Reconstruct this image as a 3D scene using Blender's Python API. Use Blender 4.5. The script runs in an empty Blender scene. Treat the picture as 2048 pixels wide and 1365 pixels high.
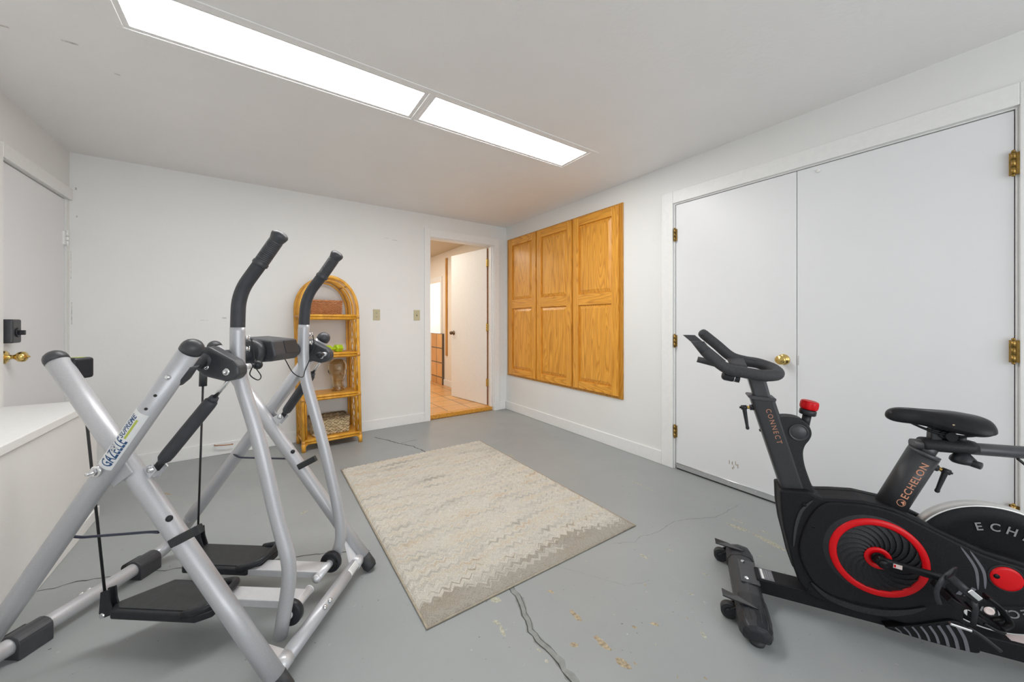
import bpy, bmesh, math, random
from math import sin, cos, pi, radians, sqrt, atan2, hypot
from mathutils import Vector, Matrix

SC = bpy.context.scene
COL = SC.collection
random.seed(7)

# ------------------------------------------------------------------ camera, world, light, exposure
cam_d = bpy.data.cameras.new('camera')
cam_d.sensor_width = 36.0
cam_d.lens = 731.6 / 2048 * 36.0
cam_d.shift_y = -39.0 / 2048
cam_d.clip_start = 0.02
cam = bpy.data.objects.new('camera', cam_d)
COL.objects.link(cam)
cam.location = (0, 0, 1.14)
cam.rotation_euler = (radians(90), 0, radians(-34.415))
SC.camera = cam

world = bpy.data.worlds.new('world')
SC.world = world
world.use_nodes = True
world.node_tree.nodes['Background'].inputs[0].default_value = (0.86, 0.93, 1.0, 1)
world.node_tree.nodes['Background'].inputs[1].default_value = 0.3

def area_light(name, loc, rot, sx, sy, power, color):
    d = bpy.data.lights.new(name, 'AREA')
    d.shape = 'RECTANGLE'; d.size = sx; d.size_y = sy; d.energy = power; d.color = color
    o = bpy.data.objects.new(name, d); COL.objects.link(o)
    o.location = loc; o.rotation_euler = rot
    return o
# soft fill standing in for daylight, from an added, unseen window behind the camera
area_light('window_fill', (0.75, -2.34, 1.35), (radians(90), 0, 0), 2.9, 1.5, 57, (0.94, 0.975, 1.0))
# warm area light added, its source unseen, to light the hall beyond the doorway
area_light('hall_fill', (1.55, 5.7, 2.31), (0, 0, 0), 0.7, 2.4, 27, (1.0, 0.93, 0.83))
PANEL_EMIT = 22.0

vs = SC.view_settings
vs.view_transform = 'Standard'; vs.look = 'None'; vs.gamma = 1.0; vs.use_curve_mapping = False
vs.exposure = 0.0

# ------------------------------------------------------------------ materials
def new_mat(name):
    m = bpy.data.materials.new(name); m.use_nodes = True
    nt = m.node_tree
    return m, nt, nt.nodes['Principled BSDF']

def N(nt, typ, **kw):
    n = nt.nodes.new(typ)
    for k, v in kw.items():
        setattr(n, k, v)
    return n

def coords(nt, scale=(1, 1, 1), rot=(0, 0, 0), kind='Object'):
    tc = N(nt, 'ShaderNodeTexCoord'); mp = N(nt, 'ShaderNodeMapping')
    mp.inputs['Scale'].default_value = scale; mp.inputs['Rotation'].default_value = rot
    nt.links.new(tc.outputs[kind], mp.inputs['Vector'])
    return mp.outputs['Vector']

def noise(nt, vec, scale, detail=4, rough=0.55):
    n = N(nt, 'ShaderNodeTexNoise')
    n.inputs['Scale'].default_value = scale; n.inputs['Detail'].default_value = detail
    n.inputs['Roughness'].default_value = rough
    nt.links.new(vec, n.inputs['Vector'])
    return n.outputs['Fac']

def ramp(nt, fac, stops):
    r = N(nt, 'ShaderNodeValToRGB')
    el = r.color_ramp.elements
    while len(el) < len(stops):
        el.new(0.5)
    for e, (p, c) in zip(el, stops):
        e.position = p; e.color = (c[0], c[1], c[2], 1)
    nt.links.new(fac, r.inputs['Fac'])
    return r.outputs['Color']

def bump(nt, bs, height, strength=0.2, dist=0.01):
    b = N(nt, 'ShaderNodeBump')
    b.inputs['Strength'].default_value = strength; b.inputs['Distance'].default_value = dist
    nt.links.new(height, b.inputs['Height']); nt.links.new(b.outputs['Normal'], bs.inputs['Normal'])

def mixc(nt, fac, a, b, mode='MIX'):
    m = N(nt, 'ShaderNodeMix', data_type='RGBA', blend_type=mode)
    for s, v in (('Factor', fac), ('A', a), ('B', b)):
        sock = [i for i in m.inputs if i.name == s and (i.type == 'RGBA' if s != 'Factor' else i.type == 'VALUE')][0]
        if hasattr(v, 'is_output') or hasattr(v, 'links'):
            nt.links.new(v, sock)
        else:
            sock.default_value = v if s == 'Factor' else (v[0], v[1], v[2], 1)
    return [o for o in m.outputs if o.type == 'RGBA'][0]

def math_n(nt, op, a, b=None, c=None):
    m = N(nt, 'ShaderNodeMath', operation=op)
    for i, v in enumerate((a, b, c)):
        if v is None: continue
        if isinstance(v, (int, float)): m.inputs[i].default_value = v
        else: nt.links.new(v, m.inputs[i])
    return m.outputs[0]

def plain(name, col, rough=0.5, metal=0.0, nscale=40, var=0.06, bstr=0.0, bscale=200, coat=0.0, spec=None):
    """a plain procedural material: base colour with a little noise and bump"""
    m, nt, bs = new_mat(name)
    v = coords(nt)
    f = noise(nt, v, nscale, 3)
    lo = [max(0, c * (1 - var)) for c in col]; hi = [min(1, c * (1 + var)) for c in col]
    nt.links.new(ramp(nt, f, [(0.3, lo), (0.7, hi)]), bs.inputs['Base Color'])
    bs.inputs['Roughness'].default_value = rough
    bs.inputs['Metallic'].default_value = metal
    if coat: bs.inputs['Coat Weight'].default_value = coat
    if spec is not None: bs.inputs['Specular IOR Level'].default_value = spec
    if bstr:
        bump(nt, bs, noise(nt, v, bscale, 2), bstr, 0.002)
    return m

def emit_mat(name, col, strength):
    m, nt, bs = new_mat(name)
    bs.inputs['Base Color'].default_value = (*col, 1)
    bs.inputs['Emission Color'].default_value = (*col, 1)
    bs.inputs['Emission Strength'].default_value = strength
    return m

def paint_wall(name, col, bstr, scale, rough=0.55):
    m, nt, bs = new_mat(name)
    v = coords(nt)
    f = noise(nt, v, 2.2, 5, 0.6)
    nt.links.new(ramp(nt, f, [(0.25, [c * 0.965 for c in col]), (0.75, col)]), bs.inputs['Base Color'])
    bs.inputs['Roughness'].default_value = rough
    h = math_n(nt, 'ADD', noise(nt, v, scale, 3, 0.5), math_n(nt, 'MULTIPLY', noise(nt, v, scale * 0.22, 4, 0.6), 1.6))
    bump(nt, bs, h, bstr, 0.004)
    return m

def oak(name, axis='z', tone=1.0):
    m, nt, bs = new_mat(name)
    oi = N(nt, 'ShaderNodeObjectInfo')
    tc = N(nt, 'ShaderNodeTexCoord')
    off = N(nt, 'ShaderNodeCombineXYZ')
    r = oi.outputs['Random']
    nt.links.new(math_n(nt, 'MULTIPLY', r, 7.0), off.inputs[0])
    nt.links.new(math_n(nt, 'MULTIPLY', r, 11.0), off.inputs[1])
    nt.links.new(math_n(nt, 'MULTIPLY', r, 5.0), off.inputs[2])
    add = N(nt, 'ShaderNodeVectorMath', operation='ADD')
    nt.links.new(tc.outputs['Object'], add.inputs[0]); nt.links.new(off.outputs[0], add.inputs[1])
    mp = N(nt, 'ShaderNodeMapping')
    mp.inputs['Scale'].default_value = (9, 9, 0.75) if axis == 'z' else (9, 0.75, 9)
    nt.links.new(add.outputs[0], mp.inputs['Vector'])
    base = noise(nt, mp.outputs[0], 0.55, 2, 0.45)          # slow field whose contour lines draw the cathedral figure
    rings = math_n(nt, 'FRACT', math_n(nt, 'MULTIPLY', base, 30.0))
    mp2 = N(nt, 'ShaderNodeMapping')
    mp2.inputs['Scale'].default_value = (160, 160, 5) if axis == 'z' else (160, 5, 160)
    nt.links.new(add.outputs[0], mp2.inputs['Vector'])
    pores = noise(nt, mp2.outputs[0], 1.0, 2, 0.6)
    c1 = ramp(nt, rings, [(0.0, (0.60 * tone, 0.245 * tone, 0.022 * tone)), (0.25, (0.78 * tone, 0.355 * tone, 0.040 * tone)),
                          (0.8, (0.86 * tone, 0.415 * tone, 0.055 * tone)), (1.0, (0.66 * tone, 0.28 * tone, 0.028 * tone))])
    c2 = ramp(nt, pores, [(0.36, (0.62, 0.5, 0.4)), (0.52, (1, 1, 1))])
    nt.links.new(mixc(nt, 0.55, c1, c2, 'MULTIPLY'), bs.inputs['Base Color'])
    bs.inputs['Roughness'].default_value = 0.32
    bs.inputs['Coat Weight'].default_value = 0.25
    bs.inputs['Coat Roughness'].default_value = 0.25
    bump(nt, bs, pores, 0.12, 0.002)
    return m

def floor_mat():
    m, nt, bs = new_mat('painted_concrete')
    v = coords(nt)
    f = noise(nt, v, 1.3, 6, 0.62)
    c = ramp(nt, f, [(0.25, (0.285, 0.302, 0.303)), (0.75, (0.328, 0.343, 0.341))])
    sp = noise(nt, v, 34, 5, 0.6)
    c = mixc(nt, ramp(nt, sp, [(0.70, (0, 0, 0)), (0.74, (1, 1, 1))]), c, (0.47, 0.47, 0.43))
    dk = noise(nt, v, 55, 4, 0.6)
    c = mixc(nt, ramp(nt, dk, [(0.27, (1, 1, 1)), (0.31, (0, 0, 0))]), c, (0.10, 0.10, 0.10))
    st = noise(nt, coords(nt, (1.0, 0.35, 1)), 5.5, 5, 0.7)
    c = mixc(nt, ramp(nt, st, [(0.66, (0, 0, 0)), (0.80, (0.55, 0.55, 0.55))]), c, (0.41, 0.40, 0.34))
    nt.links.new(c, bs.inputs['Base Color'])
    rr = noise(nt, v, 4, 4)
    nt.links.new(math_n(nt, 'ADD', math_n(nt, 'MULTIPLY', rr, 0.22), 0.28), bs.inputs['Roughness'])
    h = math_n(nt, 'ADD', noise(nt, v, 70, 4, 0.6), math_n(nt, 'MULTIPLY', noise(nt, v, 6, 4), 2.0))
    bump(nt, bs, h, 0.10, 0.004)
    return m

def rug_mat():
    m, nt, bs = new_mat('rug_pile')
    tc = N(nt, 'ShaderNodeTexCoord')
    sx = N(nt, 'ShaderNodeSeparateXYZ'); nt.links.new(tc.outputs['Object'], sx.inputs[0])
    zig = math_n(nt, 'PINGPONG', sx.outputs[0], 0.024)
    wob = math_n(nt, 'MULTIPLY', math_n(nt, 'SUBTRACT', noise(nt, tc.outputs['Object'], 7, 4), 0.5), 0.05)
    vv = math_n(nt, 'ADD', math_n(nt, 'ADD', sx.outputs[1], math_n(nt, 'MULTIPLY', zig, 1.0)), wob)
    cb = N(nt, 'ShaderNodeCombineXYZ')
    nt.links.new(math_n(nt, 'MULTIPLY', sx.outputs[0], 2.6), cb.inputs[0])
    nt.links.new(math_n(nt, 'MULTIPLY', vv, 26.0), cb.inputs[1])
    band = noise(nt, cb.outputs[0], 1.0, 4, 0.65)
    c = ramp(nt, band, [(0.25, (0.33, 0.30, 0.255)), (0.38, (0.56, 0.53, 0.47)), (0.50, (0.72, 0.69, 0.625)), (0.60, (0.69, 0.62, 0.51)), (0.68, (0.64, 0.52, 0.385)), (0.78, (0.46, 0.43, 0.39))])
    # the greyish brown end stripes along the near edge
    end = N(nt, 'ShaderNodeMapRange'); end.inputs[1].default_value = -0.865; end.inputs[2].default_value = -0.62
    end.inputs[3].default_value = 1; end.inputs[4].default_value = 0
    nt.links.new(vv, end.inputs[0])
    stp = math_n(nt, 'GREATER_THAN', math_n(nt, 'ADD', math_n(nt, 'MULTIPLY', end.outputs[0], 1.25), math_n(nt, 'MULTIPLY', math_n(nt, 'SUBTRACT', band, 0.5), 3.6)), 0.70)
    c = mixc(nt, math_n(nt, 'MULTIPLY', stp, 0.62), c, (0.27, 0.24, 0.20))
    fib = noise(nt, tc.outputs['Object'], 260, 2, 0.75)
    c = mixc(nt, 0.85, c, ramp(nt, fib, [(0.30, (0.66, 0.64, 0.61)), (0.62, (1.16, 1.15, 1.12))]), 'MULTIPLY')
    nt.links.new(c, bs.inputs['Base Color'])
    bs.inputs['Roughness'].default_value = 0.95
    bs.inputs['Specular IOR Level'].default_value = 0.1
    bs.inputs['Sheen Weight'].default_value = 0.15
    bump(nt, bs, fib, 0.9, 0.008)
    return m

def tile_mat(name, ax, size, org, mortar):
    """square tiles in a grid on the plane of the two object axes in ax"""
    m, nt, bs = new_mat(name)
    tc = N(nt, 'ShaderNodeTexCoord'); sx = N(nt, 'ShaderNodeSeparateXYZ'); nt.links.new(tc.outputs['Object'], sx.inputs[0])
    cb = N(nt, 'ShaderNodeCombineXYZ')
    for i, a in enumerate(ax): nt.links.new(math_n(nt, 'ADD', sx.outputs['XYZ'.index(a)], -org[i] + 50 * size[i]), cb.inputs[i])
    b = N(nt, 'ShaderNodeTexBrick')
    b.offset = 0.0; b.squash = 1.0
    b.inputs['Scale'].default_value = 1.0
    b.inputs['Brick Width'].default_value = size[0]; b.inputs['Row Height'].default_value = size[1]
    b.inputs['Mortar Size'].default_value = mortar; b.inputs['Mortar Smooth'].default_value = 0.1
    b.inputs['Color1'].default_value = (0.64, 0.32, 0.11, 1)
    b.inputs['Color2'].default_value = (0.78, 0.45, 0.18, 1)
    b.inputs['Mortar'].default_value = (0.15, 0.115, 0.085, 1)
    nt.links.new(cb.outputs[0], b.inputs['Vector'])
    f = noise(nt, tc.outputs['Object'], 5, 4)
    c = mixc(nt, 0.5, b.outputs['Color'], ramp(nt, f, [(0.3, (0.75, 0.7, 0.62)), (0.7, (1.1, 1.05, 1.0))]), 'MULTIPLY')
    nt.links.new(c, bs.inputs['Base Color'])
    bs.inputs['Roughness'].default_value = 0.3
    return m

def glass_mat(name, col):
    m, nt, bs = new_mat(name)
    v = coords(nt)
    bs.inputs['Base Color'].default_value = (*col, 1)
    bs.inputs['Transmission Weight'].default_value = 1.0
    bs.inputs['Roughness'].default_value = 0.03
    bs.inputs['IOR'].default_value = 1.45
    bump(nt, bs, noise(nt, v, 30, 2), 0.08, 0.004)
    return m

def grain_paint(name, col):
    m, nt, bs = new_mat(name)
    v = coords(nt, (60, 60, 3.0))
    f = noise(nt, v, 1.0, 3, 0.6)
    bs.inputs['Base Color'].default_value = (*col, 1)
    g = noise(nt, coords(nt), 1.6, 4)
    nt.links.new(ramp(nt, g, [(0.3, [c * 0.97 for c in col]), (0.7, col)]), bs.inputs['Base Color'])
    bs.inputs['Roughness'].default_value = 0.36
    bump(nt, bs, f, 0.10, 0.002)
    return m

def brushed_noise(name, c1, c2, scale, rough=0.5):
    m, nt, bs = new_mat(name)
    f = noise(nt, coords(nt, scale), 1.0, 3, 0.6)
    nt.links.new(ramp(nt, f, [(0.3, c1), (0.7, c2)]), bs.inputs['Base Color'])
    bs.inputs['Roughness'].default_value = rough
    bump(nt, bs, f, 0.15, 0.002)
    return m

M = {}
M['wall'] = paint_wall('wall_paint', (0.81, 0.81, 0.797), 0.10, 70)
M['ceil'] = paint_wall('ceiling_paint', (0.87, 0.86, 0.855), 0.22, 48)
M['trim'] = plain('trim_paint', (0.83, 0.83, 0.82), 0.38, var=0.02)
M['door'] = grain_paint('door_paint', (0.80, 0.805, 0.82))
M['cream'] = paint_wall('hall_paint', (0.84, 0.78, 0.70), 0.06, 60)
M['hallceil'] = paint_wall('hall_ceiling_paint', (0.62, 0.53, 0.40), 0.06, 60)
M['floor'] = floor_mat()
M['crack'] = plain('crack', (0.055, 0.057, 0.055), 0.9, var=0.3)
M['crackfill'] = plain('crack_fill', (0.235, 0.245, 0.235), 0.6, var=0.15)
M['chip'] = plain('bare_chip', (0.36, 0.29, 0.19), 0.7, nscale=90, var=0.45)
M['chip2'] = plain('pale_chip', (0.40, 0.39, 0.31), 0.7, nscale=90, var=0.35)
M['scuff'] = plain('wall_scuff', (0.62, 0.60, 0.57), 0.7, var=0.3)
M['oak'] = oak('oak_upright', 'z'); M['oak_h'] = oak('oak_level', 'y')
M['oak_d'] = oak('oak_frame', 'z', 0.72)
M['sill'] = oak('oak_sill', 'y', 0.95)
M['brass'] = plain('brass', (0.72, 0.52, 0.18), 0.22, 1.0)
M['brass_old'] = plain('aged_brass', (0.36, 0.23, 0.07), 0.38, 1.0, var=0.3)
M['bronze'] = plain('dark_bronze', (0.16, 0.11, 0.07), 0.35, 1.0)
M['alu'] = plain('aluminium', (0.72, 0.72, 0.73), 0.32, 1.0, var=0.04)
M['satin'] = plain('satin_steel', (0.74, 0.73, 0.72), 0.42, 0.75, var=0.03)
M['chrome'] = plain('chrome', (0.80, 0.80, 0.81), 0.14, 1.0, var=0.02)
M['silver'] = plain('silver_enamel', (0.50, 0.50, 0.52), 0.42, 0.35, nscale=300, var=0.05, bstr=0.02, bscale=900, coat=0.15)
M['silver_l'] = plain('light_silver', (0.66, 0.66, 0.68), 0.36, 0.35, var=0.03)
M['blk'] = plain('black_plastic', (0.022, 0.023, 0.027), 0.38, var=0.15, bstr=0.05, bscale=700, spec=0.3)
M['blk_s'] = plain('satin_black', (0.045, 0.046, 0.052), 0.42, var=0.12, bstr=0.06, bscale=600)
M['foam'] = plain('black_foam', (0.040, 0.041, 0.048), 0.55, var=0.15, bstr=0.15, bscale=900)
M['rubber'] = plain('rubber', (0.030, 0.031, 0.033), 0.6, var=0.2)
M['cable'] = plain('black_cable', (0.012, 0.012, 0.013), 0.5)
M['bluewire'] = plain('dark_wire', (0.03, 0.035, 0.06), 0.35)
M['matte'] = plain('textured_black', (0.010, 0.010, 0.012), 0.55, nscale=300, var=0.35, bstr=0.35, bscale=520, spec=0.2)
M['matte2'] = plain('textured_charcoal', (0.026, 0.026, 0.029), 0.5, nscale=300, var=0.3, bstr=0.3, bscale=520, spec=0.2)
M['gloss'] = plain('gloss_black', (0.008, 0.008, 0.009), 0.34, var=0.2, spec=0.2)
M['grip'] = plain('handlebar_rubber', (0.050, 0.050, 0.054), 0.62, nscale=260, var=0.25, bstr=0.4, bscale=480, spec=0.3)
M['vinyl'] = plain('saddle_vinyl', (0.016, 0.016, 0.018), 0.36, var=0.15, bstr=0.12, bscale=420, spec=0.2)
M['steelgrey'] = plain('grey_post', (0.045, 0.046, 0.050), 0.38, 0.2, nscale=300, var=0.1, bstr=0.1, bscale=700, spec=0.3)
M['red'] = plain('red_plastic', (0.62, 0.002, 0.006), 0.34, var=0.05, spec=0.3)
M['orange'] = plain('copper_lettering', (0.55, 0.25, 0.15), 0.4, var=0.05)
M['greytext'] = plain('grey_lettering', (0.23, 0.23, 0.24), 0.5, var=0.05)
M['greydecal'] = plain('grey_decal', (0.13, 0.13, 0.15), 0.4, var=0.1)
M['white'] = plain('white_label', (0.80, 0.80, 0.80), 0.45, var=0.03)
M['palepink'] = plain('pale_label', (0.72, 0.60, 0.58), 0.45, var=0.05)
M['blue'] = plain('blue_lettering', (0.022, 0.080, 0.20), 0.4, var=0.1)
M['lime_d'] = plain('lime_decal', (0.46, 0.52, 0.08), 0.45, var=0.1)
M['lime'] = plain('lime_rubber', (0.42, 0.60, 0.02), 0.4, var=0.08)
M['rattan'] = brushed_noise('rattan_cane', (0.60, 0.265, 0.022), (0.84, 0.44, 0.055), (22, 22, 9), 0.34)
M['rattan_w'] = brushed_noise('rattan_wrap', (0.50, 0.22, 0.04), (0.70, 0.36, 0.07), (60, 60, 60), 0.42)
M['rattan_b'] = brushed_noise('rattan_board', (0.58, 0.26, 0.03), (0.80, 0.41, 0.06), (5, 60, 60), 0.36)
M['wick'] = brushed_noise('brown_wicker', (0.36, 0.130, 0.045), (0.62, 0.27, 0.11), (60, 60, 130), 0.5)
M['grass'] = brushed_noise('seagrass', (0.30, 0.21, 0.11), (0.66, 0.53, 0.33), (26, 26, 75), 0.7)
M['grassd'] = brushed_noise('seagrass_inner', (0.10, 0.06, 0.03), (0.22, 0.14, 0.07), (26, 26, 75), 0.7)
M['amber'] = glass_mat('amber_glass', (0.84, 0.73, 0.54))
M['almond'] = plain('almond_plastic', (0.52, 0.47, 0.30), 0.4, var=0.04)
M['dark'] = plain('dark_slot', (0.02, 0.017, 0.012), 0.6)
M['rug'] = rug_mat()
M['bind'] = plain('rug_binding', (0.36, 0.31, 0.24), 0.8, var=0.15, bstr=0.4, bscale=500)
M['tilefl'] = tile_mat('hall_tile', 'XY', (0.305, 0.305), (0.05, 0.12), 0.006)
M['tilewl'] = tile_mat('wall_tile', 'YZ', (0.24, 0.252), (5.86, 0.174), 0.010)
M['panel'] = emit_mat('light_diffuser', (1.0, 0.995, 0.98), PANEL_EMIT)
M['copper'] = plain('copper_stub', (0.45, 0.24, 0.13), 0.4, 0.4)
M['gap'] = plain('door_gap_shade', (0.05, 0.045, 0.04), 0.9)
M['redwood'] = plain('bare_door_edge', (0.36, 0.14, 0.05), 0.6, var=0.3)
M['outside'] = plain('outside', (0.5, 0.5, 0.5), 0.8)

# ------------------------------------------------------------------ mesh builder
ROOT = {}       # top-level object name -> location

def frame_from(d, up=None):
    d = Vector(d).normalized()
    u = Vector(up) if up is not None else (Vector((0, 0, 1)) if abs(d.z) < 0.9 else Vector((1, 0, 0)))
    s = d.cross(u).normalized(); u = s.cross(d).normalized()
    return d, s, u

class MB:
    def __init__(self, T=None):
        self.v = []; self.f = []; self.mi = []; self.sm = []; self.T = T
    def _add(self, vs_, fs_, mi=0, sm=False):
        b = len(self.v)
        for p in vs_:
            p = Vector(p)
            self.v.append(self.T(p) if self.T else p)
        for f in fs_:
            self.f.append([b + i for i in f]); self.mi.append(mi); self.sm.append(sm)
        return self
    def box(self, lo, hi, mi=0):
        x0, y0, z0 = lo; x1, y1, z1 = hi
        if x0 > x1: x0, x1 = x1, x0
        if y0 > y1: y0, y1 = y1, y0
        if z0 > z1: z0, z1 = z1, z0
        vs_ = [(x0, y0, z0), (x1, y0, z0), (x1, y1, z0), (x0, y1, z0), (x0, y0, z1), (x1, y0, z1), (x1, y1, z1), (x0, y1, z1)]
        return self._add(vs_, [(0, 3, 2, 1), (4, 5, 6, 7), (0, 1, 5, 4), (1, 2, 6, 5), (2, 3, 7, 6), (3, 0, 4, 7)], mi)
    def obox(self, c, d, up, ld, ls, lu, mi=0):
        """box centred on c; lengths along d, sideways, up"""
        d, s, u = frame_from(d, up); c = Vector(c)
        vs_ = []
        for k in (-1, 1):
            for a, b in ((-1, -1), (1, -1), (1, 1), (-1, 1)):
                vs_.append(c + d * (a * ld / 2) + s * (b * ls / 2) + u * (k * lu / 2))
        return self._add(vs_, [(0, 3, 2, 1), (4, 5, 6, 7), (0, 1, 5, 4), (1, 2, 6, 5), (2, 3, 7, 6), (3, 0, 4, 7)], mi)
    def tube(self, pts, r, n=16, closed=False, cap=True, up=None, asp=1.0, mi=0, sm=True, roundcap=0):
        pts = [Vector(p) for p in pts]
        m = len(pts)
        rs = list(r) if isinstance(r, (list, tuple)) else [r] * m
        if roundcap and not closed:
            d0 = (pts[0] - pts[1]).normalized(); d1 = (pts[-1] - pts[-2]).normalized()
            A, B = [], []
            for k in range(1, roundcap + 1):
                a = k / roundcap * pi / 2 * 0.98
                A.append((pts[0] + d0 * (rs[0] * sin(a)), rs[0] * cos(a)))
                B.append((pts[-1] + d1 * (rs[-1] * sin(a)), rs[-1] * cos(a)))
            pts = [p for p, _ in reversed(A)] + pts + [p for p, _ in B]
            rs = [q for _, q in reversed(A)] + rs + [q for _, q in B]
            m = len(pts)
        dirs = []
        for i in range(m):
            a = pts[(i - 1) % m] if (closed or i > 0) else pts[i]
            b = pts[(i + 1) % m] if (closed or i < m - 1) else pts[i]
            dirs.append((b - a).normalized())
        d, s, u = frame_from(dirs[0], up)
        vs_ = []
        for i in range(m):
            if i:
                if up is not None:
                    _, s, u = frame_from(dirs[i], up)
                else:
                    q = dirs[i - 1].rotation_difference(dirs[i])
                    s = q @ s; u = q @ u
            for k in range(n):
                a = 2 * pi * k / n
                vs_.append(pts[i] + s * (cos(a) * rs[i] * asp) + u * (sin(a) * rs[i]))
        fs_ = []
        for i in range(m if closed else m - 1):
            j = (i + 1) % m
            for k in range(n):
                l = (k + 1) % n
                fs_.append((i * n + k, i * n + l, j * n + l, j * n + k))
        self._add(vs_, fs_, mi, sm)
        if cap and not closed:
            b = len(self.v) - len(vs_)
            self.f.append([b + k for k in reversed(range(n))]); self.mi.append(mi); self.sm.append(bool(roundcap))
            self.f.append([b + (m - 1) * n + k for k in range(n)]); self.mi.append(mi); self.sm.append(bool(roundcap))
        return self
    def cyl(self, a, b, r, r2=None, n=20, mi=0, sm=True):
        return self.tube([a, b], [r, r if r2 is None else r2], n=n, mi=mi, sm=sm)
    def lathe(self, prof, o, axis, n=24, mi=0, sm=True):
        """prof: (radius, height) along axis"""
        d, s, u = frame_from(axis); o = Vector(o)
        vs_ = []
        for r, h in prof:
            r = max(r, 1e-5)
            for k in range(n):
                a = 2 * pi * k / n
                vs_.append(o + d * h + s * (r * cos(a)) + u * (r * sin(a)))
        fs_ = []
        for i in range(len(prof) - 1):
            for k in range(n):
                l = (k + 1) % n
                fs_.append((i * n + k, i * n + l, (i + 1) * n + l, (i + 1) * n + k))
        fs_.append(tuple(reversed(range(n)))); fs_.append(tuple(range((len(prof) - 1) * n, len(prof) * n)))
        return self._add(vs_, fs_, mi, sm)
    def prism(self, poly, ext, mi=0, sm=False):
        ext = Vector(ext); n = len(poly)
        a = [Vector(p) for p in poly]; b = [p + ext for p in a]
        fs_ = [tuple(reversed(range(n))), tuple(range(n, 2 * n))]
        self._add(a + b, fs_, mi, False)
        base = len(self.v) - 2 * n
        for i in range(n):
            j = (i + 1) % n
            self.f.append([base + i, base + j, base + n + j, base + n + i]); self.mi.append(mi); self.sm.append(sm)
        return self
    def grid(self, fn, nu, nv, mi=0, sm=True, closeu=False, closev=False):
        vs_ = [fn(i / (nu if closeu else nu - 1), j / (nv if closev else nv - 1)) for i in range(nu) for j in range(nv)]
        fs_ = []
        for i in range(nu if closeu else nu - 1):
            for j in range(nv if closev else nv - 1):
                i2 = (i + 1) % nu; j2 = (j + 1) % nv
                fs_.append((i * nv + j, i2 * nv + j, i2 * nv + j2, i * nv + j2))
        return self._add(vs_, fs_, mi, sm)
    def ball(self, c, r, n=16, mi=0, asp=(1, 1, 1)):
        c = Vector(c)
        def fn(a, b):
            t = pi * b; p = 2 * pi * a
            return c + Vector((asp[0] * r * sin(t) * cos(p), asp[1] * r * sin(t) * sin(p), asp[2] * r * cos(t)))
        return self.grid(fn, n, n // 2 + 1, mi, True, closeu=True)
    def build(self, name, mats, parent=None, bevel=0.0, seg=2, root=None, weld=False, recalc=True):
        top = parent
        while top is not None and top.parent is not None:
            top = top.parent
        off = ROOT.get(top.name, Vector((0, 0, 0))) if top else (Vector(root) if root else Vector((0, 0, 0)))
        me = bpy.data.meshes.new(name)
        me.from_pydata([tuple(p - off) for p in self.v], [], self.f)
        if not isinstance(mats, (list, tuple)): mats = [mats]
        for m in mats: me.materials.append(m)
        me.polygons.foreach_set('material_index', self.mi)
        me.polygons.foreach_set('use_smooth', self.sm)
        me.update()
        if recalc or weld:
            bm = bmesh.new(); bm.from_mesh(me)
            if weld: bmesh.ops.remove_doubles(bm, verts=bm.verts, dist=1e-5)
            if recalc: bmesh.ops.recalc_face_normals(bm, faces=bm.faces)
            bm.to_mesh(me); bm.free()
        o = bpy.data.objects.new(name, me); COL.objects.link(o)
        if parent is not None:
            o.parent = parent
        elif root is not None:
            o.location = off
            ROOT[o.name] = off
        if bevel:
            b = o.modifiers.new('bevel', 'BEVEL'); b.width = bevel; b.segments = seg
            b.limit_method = 'ANGLE'; b.angle_limit = radians(35)
        return o

def thing(name, label, cat, loc, group=None):
    o = bpy.data.objects.new(name, None); COL.objects.link(o)
    o.empty_display_size = 0.1
    o.location = loc; ROOT[o.name] = Vector(loc)
    return tag(o, label, cat, group)

def tag(o, label, cat, group=None):
    o['label'] = label; o['category'] = cat
    if group: o['group'] = group
    return o

def struct(o):
    o['kind'] = 'structure'
    return o

def spline(pts, k=8, closed=False):
    P = [Vector(p) for p in pts]; n = len(P); out = []
    for i in range(n if closed else n - 1):
        if closed: a, b, c, d = P[(i - 1) % n], P[i], P[(i + 1) % n], P[(i + 2) % n]
        else: a, b, c, d = P[max(i - 1, 0)], P[i], P[i + 1], P[min(i + 2, n - 1)]
        for j in range(k):
            t = j / k
            out.append(0.5 * ((2 * b) + (c - a) * t + (2 * a - 5 * b + 4 * c - d) * t * t + (3 * b - a - 3 * c + d) * t ** 3))
    if not closed: out.append(P[-1])
    return out

def bend(pts, r, k=6):
    """polyline with its inner corners rounded to radius r"""
    P = [Vector(p) for p in pts]; out = [P[0]]
    for i in range(1, len(P) - 1):
        a, b, c = P[i - 1], P[i], P[i + 1]
        d1 = (a - b); d2 = (c - b)
        t = min(r, d1.length * 0.48, d2.length * 0.48)
        p1 = b + d1.normalized() * t; p2 = b + d2.normalized() * t
        for j in range(k + 1):
            s = j / k
            out.append(p1 * (1 - s) ** 2 + b * 2 * s * (1 - s) + p2 * s * s)
    out.append(P[-1])
    return out

def text_tris(s, size, bold=0.0, spacing=1.0, shear=0.0):
    """flat lettering: (points, faces) with x along the line, y up"""
    cu = bpy.data.curves.new('letters', 'FONT')
    cu.body = s; cu.size = size; cu.offset = bold; cu.space_character = spacing; cu.shear = shear
    cu.resolution_u = 3
    o = bpy.data.objects.new('letters', cu); COL.objects.link(o)
    dg = bpy.context.evaluated_depsgraph_get()
    ev = o.evaluated_get(dg); me = ev.to_mesh()
    pts = [v.co.copy() for v in me.vertices]; fs = [list(p.vertices) for p in me.polygons]
    ev.to_mesh_clear()
    bpy.data.objects.remove(o); bpy.data.curves.remove(cu)
    return pts, fs

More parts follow.
